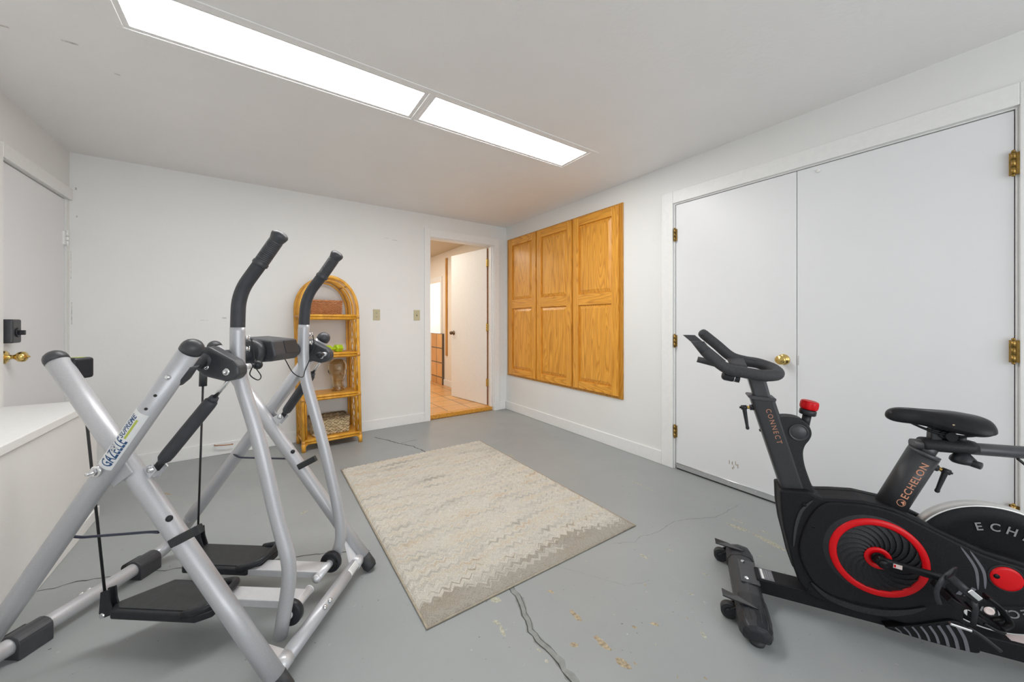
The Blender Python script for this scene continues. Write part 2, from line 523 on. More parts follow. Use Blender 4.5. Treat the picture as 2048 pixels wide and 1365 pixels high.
def put_text(mb, s, size, o, d, n, bold=0.0, spacing=1.0, wrap=None, mi=0, shear=0.0, length=None, ang=0.0):
    """lettering starting at o, running along d, facing n; wrap = radius of the tube it sits on"""
    pts, fs = text_tris(s, size, bold, spacing, shear)
    if wrap:                                      # cut the letters finely so that they follow the tube
        bm = bmesh.new(); vv = [bm.verts.new(p) for p in pts]
        for f in fs:
            try: bm.faces.new([vv[i] for i in f])
            except ValueError: pass
        bmesh.ops.triangulate(bm, faces=bm.faces)
        for _ in range(4):
            es = [e for e in bm.edges if e.calc_length() > 0.0045]
            if not es: break
            bmesh.ops.subdivide_edges(bm, edges=es, cuts=1)
            bmesh.ops.triangulate(bm, faces=[f for f in bm.faces if len(f.verts) > 3])
        bm.verts.index_update()
        pts = [v.co.copy() for v in bm.verts]; fs = [[v.index for v in f.verts] for f in bm.faces]
        bm.free()
    d = Vector(d).normalized(); n = Vector(n); n = (n - d * n.dot(d)).normalized(); u = n.cross(d)
    o = Vector(o)
    w = max(p.x for p in pts)
    k = (length / w) if length else 1.0
    out = []
    for p in pts:
        if wrap:
            a = p.y / wrap + ang
            out.append(o + d * (p.x * k) + n * (wrap * cos(a)) + u * (wrap * sin(a)))
        else:
            out.append(o + d * (p.x * k) + u * p.y)
    mb._add(out, fs, mi, False)

def disc_ring(mb, c, ax, r0, r1, th, n=48, mi=0, e1=None):
    """flat annulus with thickness th along ax"""
    mb.lathe([(r0, 0), (r0, th), (r1, th), (r1, 0), (r0, 0)], c, ax, n, mi, False)

# ------------------------------------------------------------------ room
XR, XL, YB, YF, H = 2.647, -1.1475, 4.0, -2.35, 2.368
WT = 0.12

# floor with its cracks and worn patches
mb = MB()
mb.box((XL - WT, YF - WT, -0.1), (XR + WT, YB + 0.02, 0.0))
def crack(pts, w, mi, z):
    P = [Vector((x, y, 0)) for x, y in pts]
    D = []
    for i in range(len(P) - 1):
        k = max(2, int((P[i + 1] - P[i]).length / 0.02))
        for j in range(k):
            D.append(P[i].lerp(P[i + 1], j / k))
    D.append(P[-1])
    L_, R_ = [], []
    for i, p in enumerate(D):
        t = (D[min(i + 1, len(D) - 1)] - D[max(i - 1, 0)]).normalized()
        s = Vector((-t.y, t.x, 0))
        wob = random.uniform(-0.004, 0.004) if 0 < i < len(D) - 1 else 0
        ww = w * random.uniform(0.45, 1.3) * (1 if 0 < i < len(D) - 1 else 0.3)
        q = p + s * wob
        L_.append((q + s * ww / 2) + Vector((0, 0, z))); R_.append((q - s * ww / 2) + Vector((0, 0, z)))
    n = len(D)
    mb._add(L_ + R_, [(i, i + 1, n + i + 1, n + i) for i in range(n - 1)], mi)
C1 = [(0.885, 1.33), (0.882, 1.295), (0.874, 1.218), (0.845, 1.145), (0.82, 1.073), (0.818, 1.003), (0.822, 0.942), (0.82, 0.89), (0.818, 0.841), (0.80, 0.72), (0.81, 0.5), (0.78, 0.2), (0.80, -0.4)]
random.seed(3); crack(C1, 0.030, 2, 0.0004)
random.seed(3); crack([(x - 0.010, y) for x, y in C1], 0.0042, 1, 0.0008)
random.seed(3); crack([(x + 0.011, y) for x, y in C1[:7]], 0.0022, 1, 0.0008)
for c_, w_ in [([(0.915, 3.74), (0.983, 3.601), (1.066, 3.404), (1.139, 3.272), (1.179, 3.088), (1.19, 2.98)], 0.009), ([(1.066, 3.404), (1.143, 3.421), (1.242, 3.424)], 0.005),
               ([(1.486, 1.257), (1.592, 1.199), (1.658, 1.218), (1.714, 1.196), (1.792, 1.188), (1.926, 1.199), (2.044, 1.163), (2.174, 1.087), (2.456, 1.076)], 0.0035),
               ([(-0.801, 2.409), (-0.728, 2.394), (-0.672, 2.399), (-0.591, 2.374), (-0.445, 2.317), (-0.412, 2.314), (-0.363, 2.273), (-0.325, 2.272), (-0.287, 2.245), (0.0, 2.12), (0.124, 2.05), (0.196, 2.033), (0.282, 1.988), (0.45, 1.9)], 0.005),
               ([(1.749, 2.87), (1.937, 2.947), (2.104, 3.062)], 0.003), ([(1.05, 1.42), (1.3, 1.02), (1.42, 0.98)], 0.0015)]:
    crack(c_, w_, 1 if w_ > 0.0045 else 2, 0.0006)
def chip(a, b, w, mi):
    a = Vector((*a, 0)); b = Vector((*b, 0)); c = (a + b) / 2; d = b - a; l = d.length / 2; d.normalize(); s = Vector((-d.y, d.x, 0))
    n = 22; ring = []
    for k in range(n):
        t = 2 * pi * k / n
        q = random.uniform(0.72, 1.12)
        ring.append(c + d * (cos(t) * l * q) + s * (sin(t) * w * q) + Vector((0, 0, 0.0005)))
    mb._add(ring, [tuple(range(n))], mi)
random.seed(11)
for a, b, w, mi in [((0.996, 0.932), (0.996, 0.846), .012, 3), ((0.988, 0.825), (1.003, 0.762), .014, 3), ((1.005, 1.065), (1.003, 0.994), .011, 3), ((1.003, 1.197), (1.011, 1.164), .007, 3),
                    ((1.531, 1.128), (1.528, 1.075), .010, 4), ((0.899, 0.953), (0.918, 0.925), .010, 3), ((0.778, 1.304), (0.803, 1.251), .016, 4), ((0.728, 1.191), (0.74, 1.16), .009, 4),
                    ((0.739, 1.155), (0.724, 1.105), .008, 4), ((1.213, 0.847), (1.229, 0.819), .008, 3), ((1.139, 0.876), (1.153, 0.858), .006, 3), ((1.474, 0.847), (1.489, 0.83), .007, 4),
                    ((1.663, 1.075), (1.689, 1.043), .006, 4), ((2.166, 1.022), (2.18, 0.905), .016, 4), ((2.18, 0.905), (2.15, 0.717), .020, 4), ((2.236, 1.044), (2.247, 0.948), .006, 4),
                    ((2.178, 1.692), (2.183, 1.563), .007, 4), ((2.2, 1.813), (2.195, 1.732), .004, 4), ((2.176, 1.55), (2.173, 1.471), .005, 4), ((0.183, 2.49), (0.237, 2.516), .010, 4),
                    ((1.644, 0.882), (1.656, 0.854), .006, 4), ((-0.586, 3.362), (-0.483, 3.248), .010, 3), ((1.334, 0.721), (1.318, 0.69), .007, 4), ((1.754, 2.621), (1.75, 2.539), .012, 4),
                    ((0.789, 0.954), (0.789, 0.939), .006, 4), ((0.789, 1.004), (0.8, 0.978), .004, 4), ((2.252, 0.885), (2.248, 0.836), .007, 4)]:
    chip(a, b, w, mi)
for _ in range(46):
    x = random.uniform(0.9, 2.4); y = random.uniform(0.55, 1.5)
    chip((x, y), (x + random.uniform(-.012, .012), y + random.uniform(.004, .016)), random.uniform(.001, .004), random.choice((3, 4, 4)))
struct(mb.build('floor', [M['floor'], M['crack'], M['crackfill'], M['chip'], M['chip2']], recalc=False))

# ceiling with the slot for the light trough
LX0, LX1, LY0, LY1 = -0.478, 2.010, 1.856, 2.199
mb = MB()
mb.box((XL - WT, YF - WT, H), (LX0, YB + WT, H + 0.1)); mb.box((LX1, YF - WT, H), (XR + WT, YB + WT, H + 0.1))
mb.box((LX0, YF - WT, H), (LX1, LY0, H + 0.1)); mb.box((LX0, LY1, H), (LX1, YB + WT, H + 0.1))
for a, b, w in [((0.21, 2.32), (0.20, 2.95), 0.004), ((0.19, 2.9), (0.19, 3.25), 0.005)]:
    mb.box((a[0] - w / 2, a[1], H - 0.0012), (a[0] + w / 2, b[1], H + 0.001), 0)
for x, y, l in [(-0.72, 2.42, 0.05), (-0.90, 2.44, 0.03), (-0.6, 2.6, 0.02)]:
    mb.box((x, y, H - 0.001), (x + l, y + 0.012, H + 0.001), 1)
struct(mb.build('ceiling', [M['ceil'], M['scuff']]))

# walls
DX0, DX1, DZ = 1.600, 2.455, 2.115        # back doorway
mb = MB()
mb.box((XL - WT, YB, 0), (DX0, YB + WT, H)); mb.box((DX1, YB, 0), (XR + WT, YB + WT, H)); mb.box((DX0, YB, DZ), (DX1, YB + WT, H))
for x, z, w, h in [(-0.42, 1.15, 0.05, 0.003), (-0.28, 1.165, 0.03, 0.012), (-1.139, 1.12, 0.004, 0.16), (-1.142, 1.45, 0.003, 0.2), (1.17, 2.02, 0.05, 0.006), (1.09, 2.035, 0.04, 0.004),
                   (-1.12, 2.10, 0.008, 0.02), (-1.115, 1.90, 0.006, 0.015)]:
    mb.box((x, YB - 0.0006, z), (x + w, YB + 0.001, z + h), 1)
struct(mb.build('wall_back', [M['wall'], M['scuff']]))
EY0, EY1, EZ = 0.066, 1.634, 2.052        # double door opening
mb = MB()
mb.box((XR, YF - WT, 0), (XR + WT, EY0, H)); mb.box((XR, EY1, 0), (XR + WT, YB, H)); mb.box((XR, EY0, EZ), (XR + WT, EY1, H))
struct(mb.build('wall_right', [M['wall'], M['gap']]))
GY0, GY1, GZ = 3.135, 3.950, 2.015        # left doorway
mb = MB()
mb.box((XL - WT, YF - WT, 0), (XL, GY0, H)); mb.box((XL - WT, GY1, 0), (XL, YB, H)); mb.box((XL - WT, GY0, GZ), (XL, GY1, H))
struct(mb.build('wall_left', M['wall']))
mb = MB()
wx0, wx1, wz0, wz1 = -0.75, 2.25, 0.55, 2.15
mb.box((XL, YF - WT, 0), (wx0, YF, H)); mb.box((wx1, YF - WT, 0), (XR, YF, H)); mb.box((wx0, YF - WT, 0), (wx1, YF, wz0)); mb.box((wx0, YF - WT, wz1), (wx1, YF, H))
struct(mb.build('wall_front', M['wall']))

mb = MB()
for x0, x1, z0, z1 in ((wx0, wx1, wz0, wz0 + 0.05), (wx0, wx1, wz1 - 0.05, wz1), (wx0, wx0 + 0.05, wz0, wz1), (wx1 - 0.05, wx1, wz0, wz1), (0.725, 0.775, wz0, wz1)):
    mb.box((x0, YF - 0.09, z0), (x1, YF - 0.05, z1))
struct(mb.build('added_window_1', M['trim'], bevel=0.003))  # frame of the added window, out of view, around the fill light
# baseboards
BH, BT = 0.105, 0.015
mb = MB(); mb.box((-1.1475, YB - BT, 0), (1.527, YB, BH)); mb.box((2.536, YB - BT, 0), (XR - BT, YB, BH))
struct(mb.build('baseboard_back', M['trim'], bevel=0.004))
mb = MB(); mb.box((XR - BT, 1.734, 0), (XR, YB - BT, BH))
struct(mb.build('baseboard_right', M['trim'], bevel=0.004))
# casings
def casing(name, mb):
    return struct(mb.build(name, M['trim'], bevel=0.003))
mb = MB()
mb.box((1.527, YB - 0.016, 0), (1.598, YB, 2.205)); mb.box((2.457, YB - 0.016, 0), (2.536, YB, 2.205)); mb.box((1.598, YB - 0.016, 2.113), (2.457, YB, 2.205))
# jamb lining and stop
mb.box((1.585, YB, 0.045), (1.60, YB + WT, 2.115)); mb.box((2.445, YB, 0.045), (2.457, YB + WT, 2.115)); mb.box((1.6, YB, 2.105), (2.445, YB + WT, 2.118))
mb.box((2.432, YB + 0.03, 0.045), (2.446, YB + 0.075, 2.105))
casing('trim_1', mb)
mb = MB()
mb.box((XR - 0.013, 1.638, 0), (XR, 1.734, 2.15)); mb.box((XR - 0.013, -0.036, 0), (XR, 0.062, 2.15)); mb.box((XR - 0.013, 0.062, 2.056), (XR, 1.638, 2.15))
mb.box((XR, 1.626, 0), (XR + 0.1, 1.634, 2.052)); mb.box((XR, 0.066, 0), (XR + 0.1, 0.074, 2.052)); mb.box((XR, 0.066, 2.046), (XR + 0.1, 1.634, 2.056))
casing('trim_2', mb)
mb = MB()
mb.box((XL, GY0 - 0.07, 0), (XL + 0.016, GY0, 2.09)); mb.box((XL, GY0, GZ + 0.003), (XL + 0.016, YB, 2.10))
casing('trim_3', mb)
# near-black backing behind the closed doors, painting the shade in their gaps
mb = MB(); mb.box((XR + 0.1, EY0, 0), (XR + WT, EY1, EZ)); mb.box((XL - WT, GY0, 0), (XL - 0.08, GY1, GZ))
struct(mb.build('door_backing', M['gap']))

# ------------------------------------------------------------------ doors
def butt_hinge(parent, pts_axis, r, z0, z1, mat, leaf=None, label=None):
    mb = MB()
    x, y = pts_axis
    h = (z1 - z0)
    for k in range(3):
        mb.cyl((x, y, z0 + h * k / 3 + 0.0008), (x, y, z0 + h * (k + 1) / 3 - 0.0008), r, n=14)
    mb.ball((x, y, z1 + r * 0.4), r * 0.8, 10); mb.ball((x, y, z0 - r * 0.4), r * 0.8, 10)
    if leaf: mb.box(*leaf)
    o = mb.build('hinge', mat, parent)
    if label: o['label'] = label
    return o

def knob(parent, o, axis, mat, s=1.0, ridged=False):
    mb = MB()
    mb.lathe([(0.0, 0), (0.033 * s, 0.0), (0.033 * s, 0.004), (0.027 * s, 0.009), (0.013 * s, 0.012), (0.011 * s, 0.026), (0.015 * s, 0.032), (0.026 * s, 0.036),
              (0.0285 * s, 0.046), (0.0275 * s, 0.056), (0.022 * s, 0.061), (0.018 * s, 0.0605), (0.015 * s, 0.063), (0.0, 0.064)], o, axis, 32)
    return mb.build('knob', mat, parent)

DX = XR + 0.004
mb = MB(); mb.box((DX, 0.8465, 0.026), (DX + 0.035, 1.6205, 2.042))
d2 = struct(mb.build('door_2', M['door'], root=(DX, 1.235, 0.026), bevel=0.002))
ROOT['door_2'] = Vector((DX, 1.235, 0.026))
knob(d2, (DX, 0.912, 0.906), (-1, 0, 0), M['brass'])
for z0 in (1.765, 0.945, 0.245):
    butt_hinge(d2, (XR - 0.012, 1.622), 0.0075, z0, z0 + 0.092, M['brass_old'], ((XR - 0.006, 1.610, z0), (DX, 1.635, z0 + 0.09)), 'aged brass butt hinge')
mb = MB(); mb.box((DX - 0.006, 0.852, 0.012), (DX, 1.612, 0.050)); mb.cyl((DX - 0.007, 0.852, 0.048), (DX - 0.007, 1.612, 0.048), 0.004, n=8)
for k in range(5): mb.ball((DX - 0.007, 0.9 + k * 0.165, 0.032), 0.004, 8)
o = mb.build('door_sweep', M['alu'], d2); o['label'] = 'aluminium door sweep'
mb = MB(); mb.box((DX - 0.002, 0.852, 0.001), (DX + 0.03, 1.612, 0.014)); mb.build('sweep_brush', M['rubber'], d2)
mb = MB()
random.seed(5)
for k in range(9):
    y = 1.20 + random.uniform(-.03, .03); z = 0.15 + random.uniform(-.02, .02)
    mb.box((DX - 0.0005, y, z), (DX + 0.001, y + 0.004, z + random.uniform(.01, .03)))
mb.build('chipped_paint', M['chip'], d2)
mb = MB(); mb.box((DX, 0.0765, 0.020), (DX + 0.035, 0.8435, 2.042))
d3 = struct(mb.build('door_3', M['door'], root=(DX, 0.46, 0.020), bevel=0.002)); ROOT['door_3'] = Vector((DX, 0.46, 0.020))
for z0 in (1.765, 0.966, 0.262):
    butt_hinge(d3, (XR - 0.012, 0.078), 0.0075, z0, z0 + 0.096, M['brass_old'], ((XR - 0.006, 0.062, z0), (DX, 0.090, z0 + 0.094)), 'aged brass butt hinge')
mb = MB(); mb.lathe([(0.0, 0), (0.011, 0), (0.011, 0.004), (0.007, 0.007), (0.0, 0.008)], (DX, 0.742, 2.010), (-1, 0, 0), 16); mb.build('bumper', M['trim'], d3)
mb = MB(); mb.box((DX - 0.003, 0.8345, 0.880), (DX + 0.001, 0.8435, 0.935)); mb.build('latch_plate', M['alu'], d3, bevel=0.001)
mb = MB(); mb.box((DX + 0.03, 0.0765, 0.001), (DX + 0.034, 0.8435, 0.02)); mb.build('sweep_brush', M['rubber'], d3)

# left door (beside the back corner)
mb = MB(); mb.box((XL - 0.045, GY0 + 0.004, 0.01), (XL - 0.008, GY1 - 0.004, GZ - 0.006))
d4 = struct(mb.build('door_3b', M['door'], root=(XL, 3.54, 0.01), bevel=0.002)); d4.name = 'door_4'; ROOT['door_4'] = Vector((XL, 3.54, 0.01))
mb = MB()
mb.box((XL - 0.008, 3.155, 1.022), (XL + 0.040, 3.243, 1.152))
lk = mb.build('smart_lock', M['blk_s'], d4, bevel=0.008, seg=3); lk['label'] = 'square black electronic deadbolt'
mb = MB(); mb.cyl((XL + 0.040, 3.20, 1.08), (XL + 0.046, 3.20, 1.08), 0.026, n=28); mb.box((XL + 0.046, 3.192, 1.066), (XL + 0.068, 3.207, 1.092))
mb.build('thumb_turn', M['blk'], lk, bevel=0.002)
mb = MB()
mb.lathe([(0, 0), (0.036, 0), (0.036, 0.004), (0.028, 0.012), (0.013, 0.016), (0.011, 0.032), (0.016, 0.040), (0.026, 0.050), (0.029, 0.062), (0.026, 0.074), (0.018, 0.080), (0.006, 0.083), (0.005, 0.090), (0, 0.091)],
         (XL - 0.008, 3.205, 0.945), (1, 0, 0), 28)
o = mb.build('knob', M['brass'], d4); o['label'] = 'polished brass door knob'
for z0 in (1.685, 0.30):
    butt_hinge(d4, (XL + 0.006, GY1 - 0.004), 0.008, z0, z0 + 0.095, M['trim'], ((XL - 0.008, GY1 - 0.035, z0), (XL + 0.002, GY1 + 0.03, z0 + 0.094)))

# back door, swung open into the hall
hx, hy, fx, fy = 2.425, 4.128, 2.300, 4.935
dd = Vector((fx - hx, fy - hy, 0)); dl = dd.length; dd.normalize(); dn = Vector((dd.y, -dd.x, 0))     # dn points towards +x side
if dn.x < 0: dn = -dn
mb = MB()
mb.obox(Vector((hx, hy, 1.075)) + dd * dl / 2 + dn * 0.017, dd, (0, 0, 1), dl, 0.035, 2.05)
d1 = struct(mb.build('door_1', M['trim'], root=(hx, hy, 0.05), bevel=0.002)); ROOT['door_1'] = Vector((hx, hy, 0.05))
mb = MB(); mb.obox(Vector((hx, hy, 1.075)) - dd * 0.002 + dn * 0.020, dd, (0, 0, 1), 0.003, 0.028, 2.04); o = mb.build('door_edge', M['redwood'], d1); o['label'] = 'bare brown wood hinge edge'
for z0 in (1.86, 1.02, 0.30):
    butt_hinge(d1, (hx - 0.006, hy - 0.010), 0.007, z0, z0 + 0.09, M['brass'], ((hx - 0.012, hy - 0.02, z0), (hx + 0.035, hy - 0.008, z0 + 0.09)), 'brass butt hinge')
kp = Vector((hx, hy, 0.975)) + dd * (dl - 0.065)
mb = MB(); mb.lathe([(0, 0), (0.032, 0), (0.032, 0.004), (0.012, 0.010), (0.011, 0.028), (0.024, 0.036), (0.027, 0.048), (0.022, 0.060), (0, 0.064)], kp, -dn, 24)
mb.lathe([(0, 0), (0.032, 0), (0.032, 0.004), (0.012, 0.010), (0.011, 0.028), (0.024, 0.036), (0.027, 0.048), (0.022, 0.060), (0, 0.064)], kp + dn * 0.035, dn, 24)
o = mb.build('knob', M['bronze'], d1); o['label'] = 'dark bronze round knob'

# ------------------------------------------------------------------ hall beyond the doorway
mb = MB(); mb.box((1.0, 4.13, -0.05), (2.66, 8.2, 0.045)); struct(mb.build('floor_hall', M['tilefl']))
mb = MB(); mb.box((1.598, 4.035, 0.0), (2.457, 4.13, 0.047)); struct(mb.build('trim_5', M['sill'], bevel=0.004))
mb = MB()
HX = 2.60
mb.box((HX, YB + WT, 0.045), (HX + 0.1, 6.0, 2.33)); mb.box((HX, 6.0, 1.86), (HX + 0.1, 8.2, 2.33)); mb.box((HX, 6.0, 0.045), (HX + 0.1, 8.2, 0.93)); mb.box((HX, 7.1, 0.93), (HX + 0.1, 8.2, 1.86))
struct(mb.build('wall_hall_right', M['cream']))
mb = MB(); mb.box((1.0, 8.1, 0.045), (2.66, 8.2, 2.33)); struct(mb.build('wall_hall_end', M['cream']))
mb = MB(); mb.box((0.9, YB + WT, 0.045), (1.0, 8.2, 2.33)); struct(mb.build('wall_hall_left', M['cream']))
mb = MB(); mb.box((0.9, YB + WT, 2.33), (3.6, 8.2, 2.4)); struct(mb.build('ceiling_hall', M['hallceil']))
mb = MB(); mb.box((3.5, 5.6, 0.045), (3.6, 8.2, 2.33)); mb.box((2.7, 5.6, 0.0), (3.5, 5.7, 2.33)); mb.box((2.7, 8.1, 0.0), (3.5, 8.2, 2.33)); struct(mb.build('wall_side_room', M['cream']))
area_light('side_room_light', (3.1, 6.8, 2.25), (0, 0, 0), 0.7, 1.8, 45, (1.0, 0.93, 0.87))  # unseen overhead area light brightening the room off the hall
mb = MB(); mb.box((HX - 0.014, YB + WT, 0.045), (HX, 5.86, 0.145)); mb.box((HX - 0.014, 6.34, 0.045), (HX, 8.1, 0.145)); mb.box((1.0, 8.086, 0.045), (HX - 0.014, 8.1, 0.145))
struct(mb.build('baseboard_hall', M['trim'], bevel=0.003))
mb = MB(); mb.box((HX - 0.04, 5.86, 0.045), (HX + 0.002, 6.34, 0.93)); struct(mb.build('trim_6', M['tilewl'], bevel=0.003))
mb = MB(); mb.box((HX - 0.016, 5.94, 0.93), (HX, 6.0, 1.93)); mb.box((HX - 0.016, 6.0, 1.86), (HX, 7.16, 1.93)); mb.box((HX - 0.016, 7.1, 0.93), (HX, 7.16, 1.93))
mb.box((HX, 5.995, 0.93), (HX + 0.1, 6.001, 1.86)); mb.box((HX, 6.0, 0.925), (HX + 0.1, 7.1, 0.935))
struct(mb.build('trim_7', M['trim'], bevel=0.003))
mb = MB(); mb.box((HX - 0.02, 5.72, 0.56), (HX, 5.775, 2.215))
tag(mb.build('wood_strip', M['oak_d'], root=(HX, 5.75, 0.56), bevel=0.003), 'narrow upright wooden strip on the hall wall seen past the open door', 'wood strip')

# ------------------------------------------------------------------ boxed ledge under the left door
bx, by = -0.794, 3.136
led = thing('boxed_ledge', 'white boxed ledge with a flat top against the left wall, behind the silver glider', 'ledge', ((bx + XL) / 2, 1.6, 0))
mb = MB(); mb.box((XL + 0.001, -0.4, 0.0), (bx, by, 0.648)); mb.build('side_panel', M['wall'], led)
mb = MB(); mb.box((XL + 0.001, -0.4, 0.648), (bx + 0.012, by + 0.006, 0.684)); mb.build('ledge_top', M['trim'], led, bevel=0.003)
mb = MB(); mb.box((bx, -0.4, 0.0), (bx + 0.012, by + 0.002, 0.062)); mb.build('base_strip', M['trim'], led, bevel=0.003)

# ------------------------------------------------------------------ ceiling light trough
lt = thing('ceiling_light', 'long recessed ceiling light trough of two lit panels', 'ceiling light', ((LX0 + LX1) / 2, (LY0 + LY1) / 2, H))
mb = MB()
mb.box((LX0, LY0, H + 0.09), (LX1, LY1, H + 0.1))
mb.box((LX0, LY0, H), (LX0 + 0.004, LY1, H + 0.09)); mb.box((LX1 - 0.004, LY0, H), (LX1, LY1, H + 0.09)); mb.box((LX0, LY0, H), (LX1, LY0 + 0.004, H + 0.09)); mb.box((LX0, LY1 - 0.004, H), (LX1, LY1, H + 0.09))
mb.build('housing', M['trim'], lt)
PX = [(-0.452, 0.724), (0.790, 1.948)]
PY = (1.890, 2.152)
for i, (x0, x1) in enumerate(PX):
    mb = MB(); dz = 0.0025
    mb.box((x0 - 0.004, PY[0] - 0.004, H + dz), (x1 + 0.004, PY[1] + 0.004, H + dz + 0.004)); mb.build('diffuser', M['panel'], lt)
    mb = MB(); a, b = x0 - 0.022, x1 + 0.022; c, d = PY[0] - 0.022, PY[1] + 0.022; z0, z1 = H + 0.0005, H + 0.004
    mb.box((a, c, z0), (b, PY[0], z1)); mb.box((a, PY[1], z0), (b, d, z1)); mb.box((a, PY[0], z0), (x0, PY[1], z1)); mb.box((x1, PY[0], z0), (b, PY[1], z1))
    mb.build('panel_frame', M['ceil'], lt)
mb = MB(); z0, z1 = H - 0.003, H + 0.006
mb.box((LX0 - 0.02, LY0 - 0.02, z0), (LX1 + 0.012, PY[0] - 0.021, z1)); mb.box((LX0 - 0.02, PY[1] + 0.021, z0), (LX1 + 0.012, LY1 + 0.012, z1))
mb.box((LX0 - 0.06, PY[0] - 0.021, z0), (PX[0][0] - 0.021, PY[1] + 0.021, z1)); mb.box((PX[0][1] + 0.021, PY[0] - 0.021, z0), (PX[1][0] - 0.021, PY[1] + 0.021, z1))
mb.box((PX[1][1] + 0.021, PY[0] - 0.021, z0), (LX1 + 0.012, PY[1] + 0.021, z1))
mb.build('trim_surround', M['ceil'], lt, bevel=0.002)

# ------------------------------------------------------------------ oak wall cabinet
cab = thing('wall_cabinet', 'golden oak built-in wall cabinet with three tall panelled doors', 'cabinet', (XR, 3.03, 0.45))
mb = MB()
cx0, cx1 = XR - 0.010, XR
for y0, y1, z0, z1 in [(2.112, 2.175, 0.446, 2.196), (3.880, 3.957, 0.446, 2.196), (2.175, 3.880, 0.446, 0.500), (2.175, 3.880, 2.150, 2.196), (2.700, 2.765, 0.50, 2.15), (3.30, 3.36, 0.50, 2.15)]:
    mb.box((cx0, y0, z0), (cx1, y1, z1))
mb.build('face_frame', M['oak_d'], cab, bevel=0.002)
for y0, y1 in [(2.150, 2.722), (2.748, 3.318), (3.340, 3.895)]:
    x0, x1 = XR - 0.030, XR - 0.0105
    z0, z1 = 0.472, 2.178; st = 0.075
    rails = [(z0, 0.545), (1.303, 1.410), (2.098, z1)]
    mb = MB()
    mb.box((x0, y0, z0), (x1, y0 + st, z1)); mb.box((x0, y1 - st, z0), (x1, y1, z1))
    mb.box((x0 + 0.017, y0 + st, z0), (x1, y1 - st, z1))
    dr = mb.build('door', M['oak'], cab, bevel=0.003)
    for a, b in rails:
        mb = MB(); mb.box((x0 + 0.0005, y0 + st + 0.0005, a), (x0 + 0.018, y1 - st - 0.0005, b)); mb.build('rail', M['oak_h'], dr, bevel=0.003)
    for a, b in ((0.545, 1.303), (1.410, 2.098)):
        # raised panel: sloped border rising to a flat field
        ya, yb = y0 + st + 0.004, y1 - st - 0.004; za, zb = a + 0.004, b - 0.004; s = 0.032; xi, xo = x0 + 0.0165, x0 + 0.003
        mb = MB()
        vs_ = [(xi, ya, za), (xi, yb, za), (xi, yb, zb), (xi, ya, zb), (xo + .002, ya + s, za + s), (xo + .002, yb - s, za + s), (xo + .002, yb - s, zb - s), (xo + .002, ya + s, zb - s),
               (xo, ya + s + .003, za + s + .003), (xo, yb - s - .003, za + s + .003), (xo, yb - s - .003, zb - s - .003), (xo, ya + s + .003, zb - s - .003)]
        fs_ = [(8, 9, 10, 11)]
        for q in (0, 4):
            for k in range(4):
                l = (k + 1) % 4; fs_.append((q + k, q + l, q + 4 + l, q + 4 + k))
        mb._add(vs_, fs_); mb.build('raised_panel', M['oak'], dr)

# ------------------------------------------------------------------ outlet and switch plates, stubs on the back wall
def plate(name, xc, zc, label, cat):
    t = thing(name, label, cat, (xc, YB, zc))
    mb = MB(); mb.box((xc - 0.036, YB - 0.006, zc - 0.058), (xc + 0.036, YB, zc + 0.058)); mb.build('cover_plate', M['almond'], t, bevel=0.003)
    return t
t = plate('wall_outlet', 1.004, 1.211, 'almond duplex wall outlet to the right of the rattan shelf', 'outlet')
for dz in (0.020, -0.020):
    mb = MB(); mb.tube([(1.004, YB - 0.0055, 1.211 + dz), (1.004, YB - 0.008, 1.211 + dz)], 0.0165, n=24); soc = mb.build('receptacle', M['almond'], t)
    mb = MB()
    for dx, h in ((-0.006, 0.009), (0.006, 0.007)): mb.box((1.004 + dx - 0.0012, YB - 0.0085, 1.211 + dz - h / 2 + .002), (1.004 + dx + 0.0012, YB - 0.0078, 1.211 + dz + h / 2 + .002))
    mb.cyl((1.004, YB - 0.0085, 1.211 + dz - 0.008), (1.004, YB - 0.0078, 1.211 + dz - 0.008), 0.0028, n=10)
    mb.build('slots', M['dark'], soc)
t = plate('light_switch', 1.441, 1.211, 'almond toggle light switch beside the open doorway', 'light switch')
mb = MB(); mb.box((1.436, YB - 0.0065, 1.200), (1.446, YB - 0.006, 1.222)); mb.build('switch_slot', M['dark'], t)
mb = MB(); mb.obox((1.441, YB - 0.010, 1.214), (0, -1, 0.5), (1, 0, 0), 0.014, 0.009, 0.007); mb.build('toggle', M['almond'], t, bevel=0.001)
for dz in (0.030, -0.030):
    mb = MB(); mb.lathe([(0, 0), (0.003, 0), (0.002, 0.0012), (0, 0.0014)], (1.441, YB - 0.006, 1.211 + dz), (0, -1, 0), 10); mb.build('screw', M['almond'], t)

mb = MB(); mb.tube(spline([(-0.325, 3.99, 0.092), (-0.325, 3.965, 0.092), (-0.30, 3.945, 0.094), (-0.25, 3.938, 0.090), (-0.21, 3.94, 0.088)], 5), 0.005, n=8)
mb.ball((-0.205, 3.94, 0.088), 0.007, 8)
tag(mb.build('cable_stub', M['copper'], root=(-0.325, 3.985, 0.09)), 'short bent copper stub poking out of the back baseboard', 'stub')

